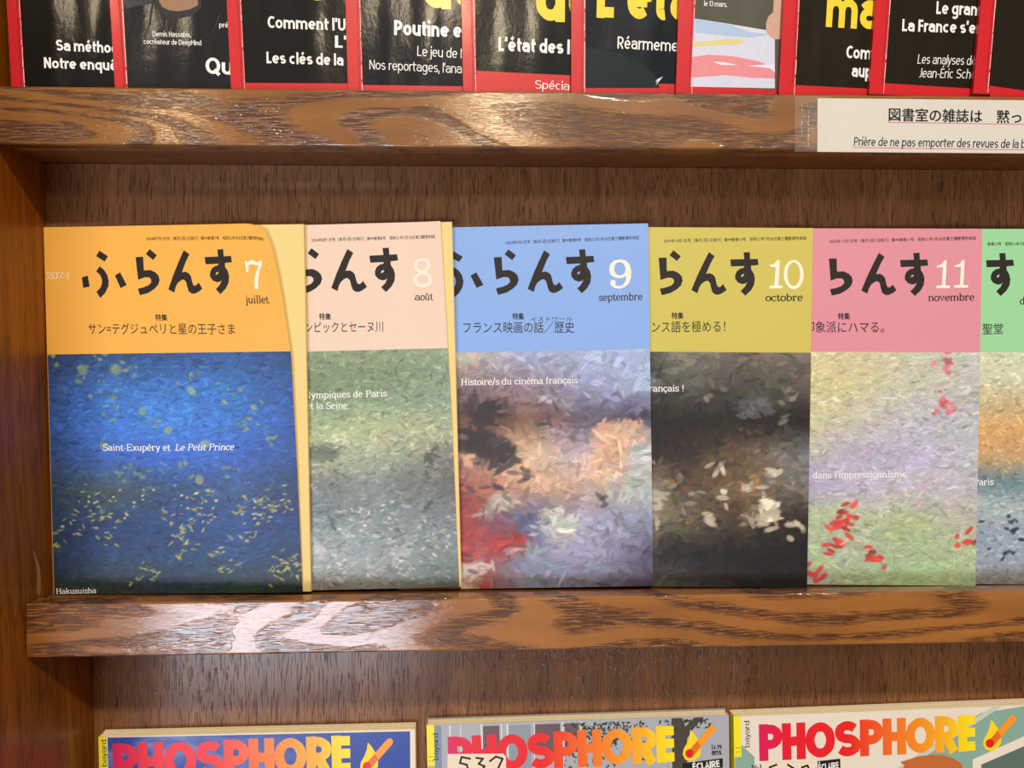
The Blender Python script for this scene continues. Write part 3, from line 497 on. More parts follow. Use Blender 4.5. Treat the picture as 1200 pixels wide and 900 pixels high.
def serif_mesh(text, slant=0.0, thick=1.05, thin=0.62):
    vs, fs, x = [], [], 0.0; LAYER.clear(); lay = 0
    for ch in text:
        adv, strokes = GL[ch]
        for st in strokes:
            lay = (lay+1) % 13
            n = len(st); base = len(vs); closed = math.dist(st[0], st[-1]) < 1e-6
            for i, (px, py) in enumerate(st):
                a = st[max(i-1, 0)]; b = st[min(i+1, n-1)]
                if closed and i in (0, n-1): a, b = st[-2], st[1]
                dx, dy = b[0]-a[0], b[1]-a[1]; d = math.hypot(dx, dy) or 1
                wd = (thin + (thick-thin)*abs(dy/d))*0.5
                for s in (1, -1):
                    qx, qy = px - dy/d*wd*s, py + dx/d*wd*s
                    vs.append((x+qx+qy*slant, qy)); LAYER.append(lay)
            for i in range(n-1):
                k = base+2*i; fs.append((k, k+1, k+3, k+2))
        x += adv
    return vs, fs, x
_fc = bpy.data.curves.new('lettering', 'FONT'); _fc.size = 1.0; _fc.resolution_u = 3
_fo = bpy.data.objects.new('lettering', _fc); COL.objects.link(_fo)
def font_mesh(text, bold=0.0, spacing=1.0):
    _fc.body = text; _fc.offset = bold; _fc.space_character = spacing
    dg = bpy.context.evaluated_depsgraph_get()
    me = _fo.evaluated_get(dg).to_mesh()
    vs = [(v.co.x, v.co.y) for v in me.vertices]; fs = [tuple(p.vertices) for p in me.polygons]
    _fo.evaluated_get(dg).to_mesh_clear()
    return vs, fs

# ------------------------------------------------------------------ magazines
def edge_in(mag, v):
    if mag == 'jul': pts = ((0, 4.5), (70, 6), (135, 8), (170, 12.5), (190, 16), (205, 19.5), (210, 21.5))
    elif mag == 'aug': pts = ((0, 1.2), (100, 3), (180, 5.5), (210, 6.5))
    else: return 0.0
    for (a, b), (c, d) in zip(pts, pts[1:]):
        if v <= c: return b+(d-b)*(max(v, a)-a)/(c-a)
    return pts[-1][1]
def bend(mag, u, v, n):
    """how the curled covers move in; local mm -> local mm"""
    if mag not in ('jul', 'aug'): return u, v, n
    e = edge_in(mag, v); f = min(1, e/12)
    pts = ((0, 0), (59, 6.7*f), (116, 9.2*f), (148, e)) if mag == 'jul' else ((0, 0), (128, 0), (148, e))
    c = e
    if u <= 0: c = 0
    else:
        for (a, b), (p, q) in zip(pts, pts[1:]):
            if u <= p: c = b+(q-b)*(u-a)/(p-a); break
    if mag == 'jul': lift = 3.2*(max(u, 0)/148)**2*(0.25+0.75*v/210)
    else: lift = 1.4*max(0, (u-118)/30)**2*(v/210)
    if mag == 'jul' and v > 185: v -= 4.0*max(0, (u-131)/17)**2*((v-185)/25)**2
    return u-c, v, n+lift
def loc3(mag, u, v, n):
    a, b, c = bend(mag, u, v, n)
    return (a*MM, -c*MM, b*MM)
def root_for(mag, name):
    O, yaw, roll, lean, W, H, t = MAGS[mag]
    U, V, N = frame(yaw, roll, lean)
    e = link(bpy.data.objects.new(name, None))
    m = Matrix((U, [-q for q in N], V)).transposed().to_4x4(); m.translation = Vector(O)*MM
    e.matrix_world = m; e.empty_display_size = 0.02
    return e
def slab(name, mag, u0, u1, v0, v1, n0, n1, mat, parent, nu=1, nv=1, bent=False, shape=None):
    """sheet or block between n0 (back) and n1 (front), as a closed shell"""
    P = (lambda u, v, n: loc3(mag, u, v, n)) if bent else (lambda u, v, n: (u*MM, -n*MM, v*MM))
    if shape: P0 = P; P = lambda u, v, n: P0(*shape(u, v, n))
    vs, fs = [], []
    us = [u0+(u1-u0)*i/nu for i in range(nu+1)]; vv = [v0+(v1-v0)*j/nv for j in range(nv+1)]
    for n in (n1, n0):
        for b in vv:
            for a in us: vs.append(P(a, b, n))
    K = (nu+1)*(nv+1); idx = lambda i, j, s: s*K+j*(nu+1)+i
    for j in range(nv):
        for i in range(nu):
            fs.append((idx(i, j, 0), idx(i+1, j, 0), idx(i+1, j+1, 0), idx(i, j+1, 0)))
            fs.append((idx(i, j, 1), idx(i, j+1, 1), idx(i+1, j+1, 1), idx(i+1, j, 1)))
    for i in range(nu):
        fs.append((idx(i, 0, 1), idx(i+1, 0, 1), idx(i+1, 0, 0), idx(i, 0, 0)))
        fs.append((idx(i, nv, 0), idx(i+1, nv, 0), idx(i+1, nv, 1), idx(i, nv, 1)))
    for j in range(nv):
        fs.append((idx(0, j, 0), idx(0, j+1, 0), idx(0, j+1, 1), idx(0, j, 1)))
        fs.append((idx(nu, j, 1), idx(nu, j+1, 1), idx(nu, j+1, 0), idx(nu, j, 0)))
    return mesh_obj(name, vs, fs, mat, parent)
def flat_print(name, mag, shapes, n, mat, parent):
    """ink shapes: list of [outline, hole, hole...] in cover mm"""
    vs, fs = [], []
    for sh in shapes:
        loops = [[Vector((a, b, 0)) for a, b in c] for c in sh]
        flat = [p for c in sh for p in c]; base = len(vs)
        vs += [loc3(mag, a, b, n) for a, b in flat]
        for tri in tessellate_polygon(loops): fs.append(tuple(base+i for i in tri))
    fx = []
    for f in fs:      # face outwards
        a, b, c = (vs[i] for i in f[:3])
        cr = (b[0]-a[0])*(c[2]-a[2])-(b[2]-a[2])*(c[0]-a[0])
        fx.append(f if cr > 0 else f[::-1])
    return mesh_obj(name, vs, fx, mat, parent)
INK = {'w': ('white_ink', 'f0eee8'), 'cream': ('cream_ink', 'f6e9c0'), 'ink': ('dark_ink', '231e1b'), 'y': ('yellow_ink', 'f0d020'),
       'black': ('black_ink', '14120f'), 'grad': None}
def letters(mag, entry, parent, ink=None, n=0.11):
    name, text, u0, v0, u1, v1, h, col, style, bold = entry
    if style in ('serif', 'italic'):
        vs, fs, adv = serif_mesh(text, 0.22 if style == 'italic' else 0.0); cap = 7.2
        xs = [v[0] for v in vs]; x0, x1 = min(xs), max(xs)
        if text.endswith(' '): x1 = adv
    else:
        cjk = any(ord(c) > 0x2fff for c in text)
        if cjk:
            vs, fs = [], []; LAYER.clear()
            for ddx, ddy in (((-1, -.5), (1, -.5), (0, .7)) if bold else ((0, 0),)):
                v2, f2 = font_mesh(text); f2 = [tuple(len(vs)+i for i in f) for f in f2]
                vs += [(a+ddx*bold*.6, b+ddy*bold*.6+.08) for a, b in v2]; fs += f2
            cap = 0.93
        else:
            pen = 2.05 if style == 'heavy' else (1.75 if bold >= .058 else 1.6 if bold >= .045 else 1.45 if bold >= .03 else 1.0 if bold >= .008 else .72)
            vs, fs, adv = sans_mesh(text, pen, 0.62 if style == 'heavy' else 0.0); cap = 7.2
            if style == 'slant': vs = [(a+b*0.12, b) for a, b in vs]
        xs = [v[0] for v in vs]; x0, x1 = min(xs), max(xs)
    L = math.hypot(u1-u0, v1-v0); ex, ey = (u1-u0)/L, (v1-v0)/L
    sx = L/(x1-x0); sy = h/cap
    pts = [(u0+ex*(a-x0)*sx-ey*b*sy, v0+ey*(a-x0)*sx+ex*b*sy) for a, b in vs]
    lays = LAYER if len(LAYER) == len(pts) else [0]*len(pts)
    ob = mesh_obj(name, [loc3(mag, a, b, n+0.005*q) for (a, b), q in zip(pts, lays)], fs, ink, parent)
    if col == 'grad':
        stops = [(0, 'd8125a'), (.12, 'e4142c'), (.42, 'e8201f'), (.55, 'ee5a20'), (.72, 'f28a1e'), (.86, 'f6b020'), (.93, 'fbd414'), (1, 'fde01a')]
        ca = ob.data.color_attributes.new('Col', 'FLOAT_COLOR', 'POINT'); dat = []
        for a, b in vs:
            f = (a-x0)/(x1-x0)
            for (p, c), (q, d) in zip(stops, stops[1:]):
                if f <= q+1e-6:
                    k = (f-p)/(q-p); A, B = hexl(c), hexl(d); dat += [A[i]+(B[i]-A[i])*k for i in range(3)] + [1]; break
        ca.data.foreach_set('color', dat)
    return ob
def ink_mat(code, base=None, rough=0.45, gloss=0.0):
    nm, hx = INK[code] if code != 'tinted' else base
    return plain('%s_%s' % (nm, 'g' if gloss else 'm'), hx, rough, coat=gloss)

# ---- picture panels: loose abstract brushwork in each cover's colours
def paint(seed, rows, W, H, step, n_strokes, accents=(), length=7., width=1.6, horiz=0.7, jitter=0.10):
    rng = np.random.default_rng(seed)
    nu, nv = int(W/step)+1, int(H/step)+1
    pal = np.clip(np.array([[hexs(c) for c in r] for r in rows])*1.14, 0, 1)          # rows top -> bottom, sRGB
    def sample(u, v):     # 0..1, v up
        x = u*(pal.shape[1]-1); y = (1-v)*(pal.shape[0]-1)
        x = np.clip(x, 0, pal.shape[1]-1.001); y = np.clip(y, 0, pal.shape[0]-1.001)
        i, j = int(x), int(y); fx, fy = x-i, y-j
        return (pal[j, i]*(1-fx)*(1-fy)+pal[j, i+1]*fx*(1-fy)+pal[j+1, i]*(1-fx)*fy+pal[j+1, i+1]*fx*fy)
    img = np.zeros((nv, nu, 3))
    for j in range(nv):
        for i in range(nu): img[j, i] = sample(i/(nu-1), j/(nv-1)) if (i+j) % 1 == 0 else 0
    def dab(u, v, col, L, Wd, ang, alpha=0.85):
        cx, cy = u*(nu-1), v*(nv-1); r = int(L/step)+2
        x0, x1, y0, y1 = max(0, int(cx)-r), min(nu, int(cx)+r+1), max(0, int(cy)-r), min(nv, int(cy)+r+1)
        if x1 <= x0 or y1 <= y0: return
        yy, xx = np.mgrid[y0:y1, x0:x1]; dx, dy = (xx-cx)*step, (yy-cy)*step
        a, b = dx*math.cos(ang)+dy*math.sin(ang), -dx*math.sin(ang)+dy*math.cos(ang)
        m = np.clip(1.6-((a/(L*.5))**2+(b/(Wd*.5))**2)*1.6, 0, 1)*alpha
        br = 1+0.10*np.sin(b*7+seed)
        sub = img[y0:y1, x0:x1]
        sub[:] = sub*(1-m[..., None])+np.clip(col*br[..., None], 0, 1)*m[..., None]
    for (hexc, num, L, Wd, vlo, vhi, clump, alpha) in [q for q in accents if q[2] >= 14]:
        c0 = hexs(hexc)
        for _ in range(num):
            u, v = rng.random(), rng.uniform(vlo, vhi)
            for _ in range(clump):
                dab(u+rng.normal(0, .012*clump**.4), v+rng.normal(0, .012*clump**.4), c0*(1+rng.normal(0, .12)), L*rng.uniform(.6, 1.3), Wd*rng.uniform(.7, 1.3), rng.normal(0, .5), alpha)
    under = img.copy()
    for u, v in zip(rng.random(n_strokes), rng.random(n_strokes)):
        c = under[int(np.clip(v+rng.normal(0, .012), 0, .999)*nv), int(np.clip(u+rng.normal(0, .015), 0, .999)*nu)]
        c = c*(1+rng.normal(0, jitter))+rng.normal(0, .018, 3)
        ang = rng.normal(0, .35) if rng.random() < horiz else rng.uniform(0, math.pi)
        dab(u, v, c, length*rng.uniform(.6, 1.4), width*rng.uniform(.6, 1.5), ang)
    for (hexc, num, L, Wd, vlo, vhi, clump, alpha) in [q for q in accents if q[2] < 14]:
        c0 = hexs(hexc)
        for _ in range(num):
            u, v = rng.random(), rng.uniform(vlo, vhi)
            for _ in range(clump):
                dab(u+rng.normal(0, .012*clump**.4), v+rng.normal(0, .012*clump**.4), c0*(1+rng.normal(0, .12)), L*rng.uniform(.6, 1.3), Wd*rng.uniform(.7, 1.3), rng.normal(0, .5), alpha)
    return np.clip(img, 0, 1), nu, nv
def hexs(h): return np.array([int(h[i:i+2], 16)/255 for i in (0, 2, 4)])
def picture_panel(mag, img, nu, nv, W, H, parent, n=0.06, v0=0.0):
    vs = []; 
    for j in range(nv):
        for i in range(nu): vs.append(loc3(mag, W*i/(nu-1), v0+H*j/(nv-1), n))
    i, j = np.meshgrid(np.arange(nu-1), np.arange(nv-1)); k = (j*nu+i).ravel()
    faces = np.stack([k, k+1, k+nu+1, k+nu], 1)
    me = bpy.data.meshes.new('cover_picture')
    me.vertices.add(len(vs)); me.vertices.foreach_set('co', np.array(vs, dtype=np.float32).ravel())
    me.loops.add(faces.size); me.loops.foreach_set('vertex_index', faces.ravel().astype(np.int32))
    me.polygons.add(len(faces)); me.polygons.foreach_set('loop_start', (np.arange(len(faces))*4).astype(np.int32))
    me.update(calc_edges=True); me.validate()
    lin = np.where(img <= .04045, img/12.92, ((img+.055)/1.055)**2.4)
    ca = me.color_attributes.new('Col', 'FLOAT_COLOR', 'POINT')
    ca.data.foreach_set('color', np.concatenate([lin, np.ones(lin.shape[:2]+(1,))], 2).astype(np.float32).ravel())
    me.materials.append(vcol_mat('picture_print', 0.5, 0.0))
    return link(bpy.data.objects.new('cover_picture', me), parent)

PICS = {
 'jul': (11, ['22345a 27426e 26467a 2a4c80 24406c', '264480 3060a0 3468b0 3064a8 284a84', '264a8a 3468b8 3c74c4 3468b8 2a4c90',
              '264070 3058a4 345eb4 3058a8 284680', '24384a 3a4a50 2c4468 34507a 24365a', '1c3050 1c3460 203e70 24447a 1c3460', '1a2c44 20385a 223c60 24426c 1c3050', '1c2620 232c24 1c2a34 20301f 181e18'],
        [('8c9c68', 16, 4, 2, .45, 1, 7, .55), ('a8b878', 8, 7, 6, .45, 1, 1, .6), ('c0b860', 30, 4.4, 1.1, .05, .40, 7, .7), ('d8c890', 14, 2.4, 1.0, .30, .42, 4, .8)], 7, 1.3, .8, .13),
 'aug': (12, ['8a9a80 7c8c70 748468 7c8c72', '788a70 6c7c60 6a7c60 70806c', '70846c 6c8064 74886c 7a8a78', '9aa484 90a07c 98a27c 8c9478', '8c9c84 94947c 8c9880 6c6c64',
              '70706c 686c68 6c7474 545650', '687880 606c70 6c7878 606468', '7c8890 848c90 788484 6c7476', '848c94 8c949a 808888 60706c', '5c5c50 6c6c64 686860 444a44'],
        [('3c4844', 3, 22, 9, .2, .6, 1, .6), ('b8bcc0', 3, 20, 9, .1, .35, 1, .6), ('d0ccc0', 40, 4, 1.1, .05, .35, 4, .7), ('c8a890', 8, 3, 1.6, .4, .62, 5, .6), ('36403c', 12, 5, 2, .15, .6, 4, .5), ('dcd6b8', 16, 5, .9, .6, .72, 3, .7)], 5.5, 1.4, .65, .12),
 'sep': (13, ['6e6a74 a8a090 8e94b0 8d9ab8 8c9cbc', '7c80a0 6a5a5c 7a6a78 8a90b0 8a98b8', '504c60 4a342c 6a4a3c 504858 3c3848', '8c8890 a08070 c0a080 9a90a0 a8a8a8',
              '6c5c58 7a3c38 b08c70 a08878 98a4a0', 'b8b8a4 8c2c24 4a4c6c 8a88a0 788094', 'c4c4a8 942c24 6c7488 8c8ca4 504a60', 'b8b89c 782820 6a7080 5c5468 302838'],
        [('c8a084', 3, 30, 18, .45, .68, 2, .75), ('98302a', 3, 26, 14, .05, .4, 2, .8), ('2e2226', 3, 30, 16, .5, .85, 2, .75), ('c0c2b4', 3, 26, 14, .05, .35, 2, .7), ('c0c0cc', 14, 8, 2.5, .1, 1, 3, .5), ('2c2430', 10, 9, 3, .1, .8, 3, .5)], 10, 3.0, .35, .10),
 'oct': (14, ['181614 1a1816 6c6a60 5a5048 6a6054', '141210 161412 4a4a44 3c3a36 504c46', '201c18 100e0c 14110e 1a1612 14110e', '3a342a 141210 241c16 5a4c38 606468',
              '181410 a49c88 4a3c2c 6a5440 60605e', '121010 a89c88 5a5444 3a2c22 1c1612', '100e0e 3a2e26 141212 121010 100e0e', '14120f 4c4a42 3a3834 121010 0e0d0d'],
        [('b8b09a', 3, 24, 13, .28, .46, 2, .8), ('6c6e70', 4, 20, 12, .72, .94, 2, .7), ('77675a', 3, 18, 9, .3, .5, 2, .7), ('c8c0a8', 8, 9, 3.5, .25, .55, 4, .75), ('8c8c88', 8, 7, 3, .3, .6, 3, .7), ('a07840', 7, 5, 2, .2, .6, 3, .7), ('8a8070', 8, 7, 3, .72, .98, 3, .6)], 10, 3.0, .4, .14),
 'nov': (15, ['b0b080 b8b488 b4ac88 acac98 a8a8a0', 'b8a880 b4b080 b0ac84 a8a898 a4a0a0', 'b0b07c b4b484 a8a494 a0a0a8 9ca0a4', 'acac80 a4a090 9c98a8 a09cb0 a0a4a8',
              '9088a8 9488ac a09cb0 a4a0ac a0a0a4', '8ca07c 90a080 9ca488 94a080 a09c94', '889078 8c9c84 949c88 8ca07c 98a484', '7c9068 908ca0 8c9c78 88a074 8c9c7c'],
        [('a0b078', 6, 26, 8, .02, .3, 1, .6), ('b4a8c8', 4, 26, 12, .3, .6, 1, .5), ('dc6c74', 6, 5.5, 3, .72, .97, 7, .85), ('cc4038', 6, 7, 3.4, .02, .3, 8, .85), ('e8d8b0', 12, 5, 1.3, .05, .95, 3, .6), ('6c7c50', 24, 7, .9, .05, .95, 2, .6), ('c8a8c0', 16, 5, 2, .3, .6, 3, .4)], 7, 1.8, .75, .07),
 'dec': (16, ['b8bca0 b8bca0 b0b498', 'b4b89c b0b498 b4b49c', 'a8a080 a89c78 a89470', 'c09868 bc9460 b89060', 'b08c5c b08c64 a88c64', '506878 587078 607880', '8c9c98 98a4a0 909c9c', '7c8c9c 788898 8490a0', '8490a0 808c98 8490a0', '6c6860 747878 6c6860'],
        [('2c3444', 16, 4, 2.4, .08, .38, 5, .8), ('d8c890', 20, 4, 1, .5, .75, 3, .6), ('c8ccd0', 20, 4, 1.2, .05, .3, 3, .5)], 4.5, 1.5, .6, .10),
}
COVER = {'jul': 'efb14c', 'aug': 'e8cdb8', 'sep': '86ace8', 'oct': 'cabd5a', 'nov': 'da8e9c', 'dec': '98d49c'}
MONTHS = [
 ('jul', 'orange July issue with the curled cover, leftmost on the middle shelf'),
 ('aug', 'pale pink August issue with numeral 8 between the orange and the blue magazine'),
 ('sep', 'blue September issue with a large white 9 on the middle shelf'),
 ('oct', 'olive yellow October issue with a mostly black picture and white numeral 10'),
 ('nov', 'rose pink November issue numbered 11 with a pale green and lilac picture'),
 ('dec', 'green December issue cut off at the right end of the middle shelf')]
PAPER = plain('page_paper', 'efe2bd', 0.7, mottle=0.03); YPAPER = plain('yellow_endpaper', 'e6cf86', 0.65, mottle=0.02)
for mag, label in MONTHS:
    O, yaw, roll, lean, W, H, t = MAGS[mag]
    root = root_for(mag, 'magazine'); tag(root, label, 'magazine', 'small language magazines in a row on the middle shelf')
    cm = plain('cover_'+mag, COVER[mag], 0.42, coat=0.1, mottle=0.02)
    bent = mag in ('jul', 'aug')
    slab('page_block', mag, 0.3, W-0.2, 0.2, H-0.4, -t+0.2, -0.32, YPAPER if bent else PAPER, root)
    slab('front_cover', mag, 0, W-(0 if bent else 0.1), 0, H, -0.22, 0.0, cm, root, 24, 24, bent)
    slab('back_cover', mag, 0, W, 0, H, -t, -t+0.18, cm, root)
    slab('spine', mag, -0.25, 0.0, 0, H, -t, -0.01, cm, root)
    seed, rows, acc, ln, wd, hz, jt = PICS[mag]
    img, nu, nv = paint(seed, [r.split() for r in rows], W, 137.8, 0.6, 5200 if ln < 9 else 2400, acc, ln, wd, hz, jt)
    picture_panel(mag, img, nu, nv, W-(0 if bent else 0.1), 137.8, root)
    shapes = TITLE[4:] if mag == 'aug' else TITLE
    if mag == 'oct' or mag == 'nov': shapes = TITLE[5:] if mag == 'nov' else TITLE[4:]
    if mag == 'dec': shapes = TITLE[7:]
    flat_print('title_lettering', mag, shapes, 0.12, plain('title_ink', '26201e', 0.55, spec=0.3), root)
    if NUMBERS[mag]: flat_print('issue_number', mag, NUMBERS[mag], 0.12, plain('number_ink_'+mag, 'f2ecd8' if mag != 'aug' else 'eee2d4', 0.5), root)
    for e in TEXTS[mag]:
        letters(mag, e, root, ink_mat(e[7]), 0.14)

# ---- the red-framed news magazines on the top tier
RED = plain('red_cover', 'cc1620', 0.35, coat=0.55, bump=0.05, bscale=90)
DRED = plain('red_spine', 'a80f18', 0.4, coat=0.3)
DARKS = ['0d0c0a', '1c1c20', '110f0d', '12131c', '141615', '101a20', '565649', '1c170b', '1c170b', '1c170b']
WEAR = plain('worn_paper_edge', 'f0c8c0', 0.6)
NEWS = ['red-framed dark magazine with two bold white lines, leftmost on the top shelf',
 'red-framed magazine picturing a bare neck above a dark jacket',
 'red-framed black magazine with three bold white lines, third from left on the top shelf',
 'red-framed dark blue magazine with yellow letters above three lines of white text',
 'red-framed grey-black magazine with yellow letters and a broad red foot band',
 'red-framed dark teal magazine with a pale planet curve and a tiny white rocket',
 'red-framed magazine picturing coloured papers, a yellow pencil and a fingertip',
 'red-framed black magazine with yellow letters over two short white words',
 'red-framed black magazine with two bold and two light lines above the notice',
 'red-framed black magazine without text, cut off at the right end of the top row']
BORD = [(6.6, 1.0), (6.4, 3.0), (7.2, 8.7), (7.6, 8.3), (6.9, 3), (7.4, 11.0), (8.9, 7.0), (8.8, 6.5), (8.4, 6.0), (8.6, 3)]
def glossy(name, hx):
    if name in MATS: return MATS[name]
    m = plain(name, hx, 0.4, coat=0.6, spec=0.12)
    nt = m.node_tree; k = NB(nt); b = nt.nodes['Principled BSDF']
    tc = k.n('ShaderNodeTexCoord').outputs['Object']
    wave = k.noise(k.mapping(tc, (38, 38, 9)), 1.0, 1.5, 0.4)
    fine = k.noise(k.mapping(tc, (260, 260, 190)), 1.0, 3, 0.6)
    bp = k.n('ShaderNodeBump'); bp.inputs['Strength'].default_value = 0.55; bp.inputs['Distance'].default_value = 0.004
    k.l(k.math('ADD', wave, k.math('MULTIPLY', fine, 0.035)), bp.inputs['Height'])
    k.l(bp.outputs['Normal'], b.inputs['Coat Normal']); k.l(bp.outputs['Normal'], b.inputs['Normal'])
    b.inputs['Coat Roughness'].default_value = 0.14
    return m
def P_(key, up=60.):
    """print outline from the table; parts running out of the top are continued upwards"""
    mag = key.split('.')[0]
    return [(a, b+up if (mag.startswith('news') and b > 50.5) else b) for a, b in PRINTS[key]]
for k in range(10):
    mag = 'news%d' % k
    O, yaw, roll, lean, W, H, t = MAGS[mag]
    root = root_for(mag, 'magazine'); tag(root, NEWS[k], 'magazine', 'red-framed news magazines fanned along the top shelf')
    slab('page_block', mag, 0.3, W-0.6, 0.3, H-0.5, -t+0.2, -0.25, PAPER, root)
    slab('front_cover', mag, 0, W, 0, H, -0.2, 0.0, RED, root)
    slab('back_cover', mag, 0, W, 0, H, -t, -t+0.15, RED, root)
    slab('spine', mag, -0.25, 0.0, 0, H, -t, 0.0, DRED, root)
    bx, by = BORD[k]
    flat_print('cover_picture', mag, [[[(bx, by), (W-4, by), (W-4, H-8), (bx, H-8)]]], 0.05, glossy('news_dark_%d' % k, DARKS[k]), root)
    rnd = random.Random(40+k)
    # worn white line beside the fold
    qs, v = [], 0.5
    while v < H-5:
        L = rnd.uniform(2, 11); wdt = rnd.uniform(0.18, 0.5)
        c = bx-rnd.uniform(0.25, 0.45)
        qs.append([[(c-wdt/2, v), (c+wdt/2, v+0.2), (c+wdt/2, v+L), (c-wdt/2, v+L-0.3)]]); v += L+rnd.choice([0, 0, 0.4, 1.5])
    flat_print('worn_edge', mag, qs, 0.08, WEAR, root)
    qs, v = [], 6.0
    while v < H-30:
        L = rnd.uniform(0.4, 1.0)
        c = bx-1.7; qs.append([[(c-0.35, v), (c+rnd.uniform(0.1, .35), v), (c+0.35, v+L), (c-0.35, v+L)]]); v += L+rnd.uniform(0.3, 0.9)
    flat_print('spine_lettering', mag, qs, 0.08, plain('dark_red_ink', '7a0c14', 0.5), root)
    if k == 1:
        flat_print('picture_sky', mag, [[P_('news1.sky')]], 0.07, plain('night_blue', '10142c', 0.4, coat=0.5), root)
        flat_print('pictured_neck', mag, [[P_('news1.neck')]], 0.08, plain('skin_print', '9a7458', 0.4, coat=0.5), root)
        flat_print('pictured_collar', mag, [[P_('news1.shirt')]], 0.09, plain('collar_print', '17161a', 0.4, coat=0.5), root)
        for q in 'LR': flat_print('pictured_lapel', mag, [[P_('news1.lapel'+q)]], 0.09, plain('lapel_print', '151517', 0.4, coat=0.5), root)
    if k == 4: flat_print('red_band', mag, [[P_('news4.band')]], 0.08, RED, root)
    if k == 9: flat_print('red_band', mag, [[P_('news9.band')]], 0.08, RED, root)
    if k == 5:
        flat_print('pictured_planet', mag, [[P_('news5.arc')]], 0.08, plain('planet_print', '1a262c', 0.4, coat=0.5, spec=0.15), root)
        flat_print('pictured_rocket', mag, [[P_('news5.rocket')]], 0.1, plain('rocket_print', 'd8dcdc', 0.4), root)
    if k == 6:
        for nm, key, hx, n in (('pictured_paper', 'paper', 'cfd2e2', .08), ('blue_wash', 'bluewash', 'a8bfdc', .1), ('pictured_pencil', 'pencil', 'd8cc80', .12),
                               ('pink_wash', 'pinkwash', 'e08a90', .1), ('white_stroke', 'whitestroke', 'e8e4ec', .12), ('white_stroke', 'whitestroke2', 'e0dce8', .12), ('pictured_fingertip', 'finger', 'c8a08a', .14)):
            flat_print(nm, mag, [[P_('news6.'+key)]], n, plain('news6_'+key, hx, 0.4, coat=0.3, mottle=0.08), root)
    for e in TEXTS.get(mag, []):
        letters(mag, e, root, ink_mat(e[7], gloss=0.5), 0.16)

# ---- the teen magazines on the bottom tier
TEEN = {'teenA': ('blue magazine with red to yellow masthead, leftmost on the bottom shelf', '2a4c9a'),
        'teenB': ('grey street photo magazine with cream sticker 537, middle of the bottom shelf', 'a9abb2'),
        'teenC': ('cream and teal drawn magazine with orange hair shape, right on the bottom shelf', 'e2d6c4')}
def sky_print():
    m, nt, b = node_mat('sky_print'); k = NB(nt)
    tc = k.n('ShaderNodeTexCoord').outputs['Object']
    f = k.noise(k.mapping(tc, (14, 14, 30)), 1, 4, .55, .6)
    g = k.n('ShaderNodeSeparateXYZ'); k.l(tc, g.inputs[0])
    left = k.math('SUBTRACT', 1.25, k.math('MULTIPLY', g.outputs[0], 9.0))
    cl = k.math('MULTIPLY', k.ramp(f, [(.45, 0.), (.7, 1.)]), k.ramp(left, [(0., 0.), (.6, 1.)]))
    k.l(k.mix(cl, hexl('183f9c'), hexl('a8b8de')), b.inputs['Base Color'])
    b.inputs['Roughness'].default_value = .38; b.inputs['Coat Weight'].default_value = .5; b.inputs['Coat Roughness'].default_value = .12
    return m
YEL = plain('yellow_spine', 'f2e420', 0.45)
GRAD = vcol_mat('masthead_ink', 0.4, 0.2)
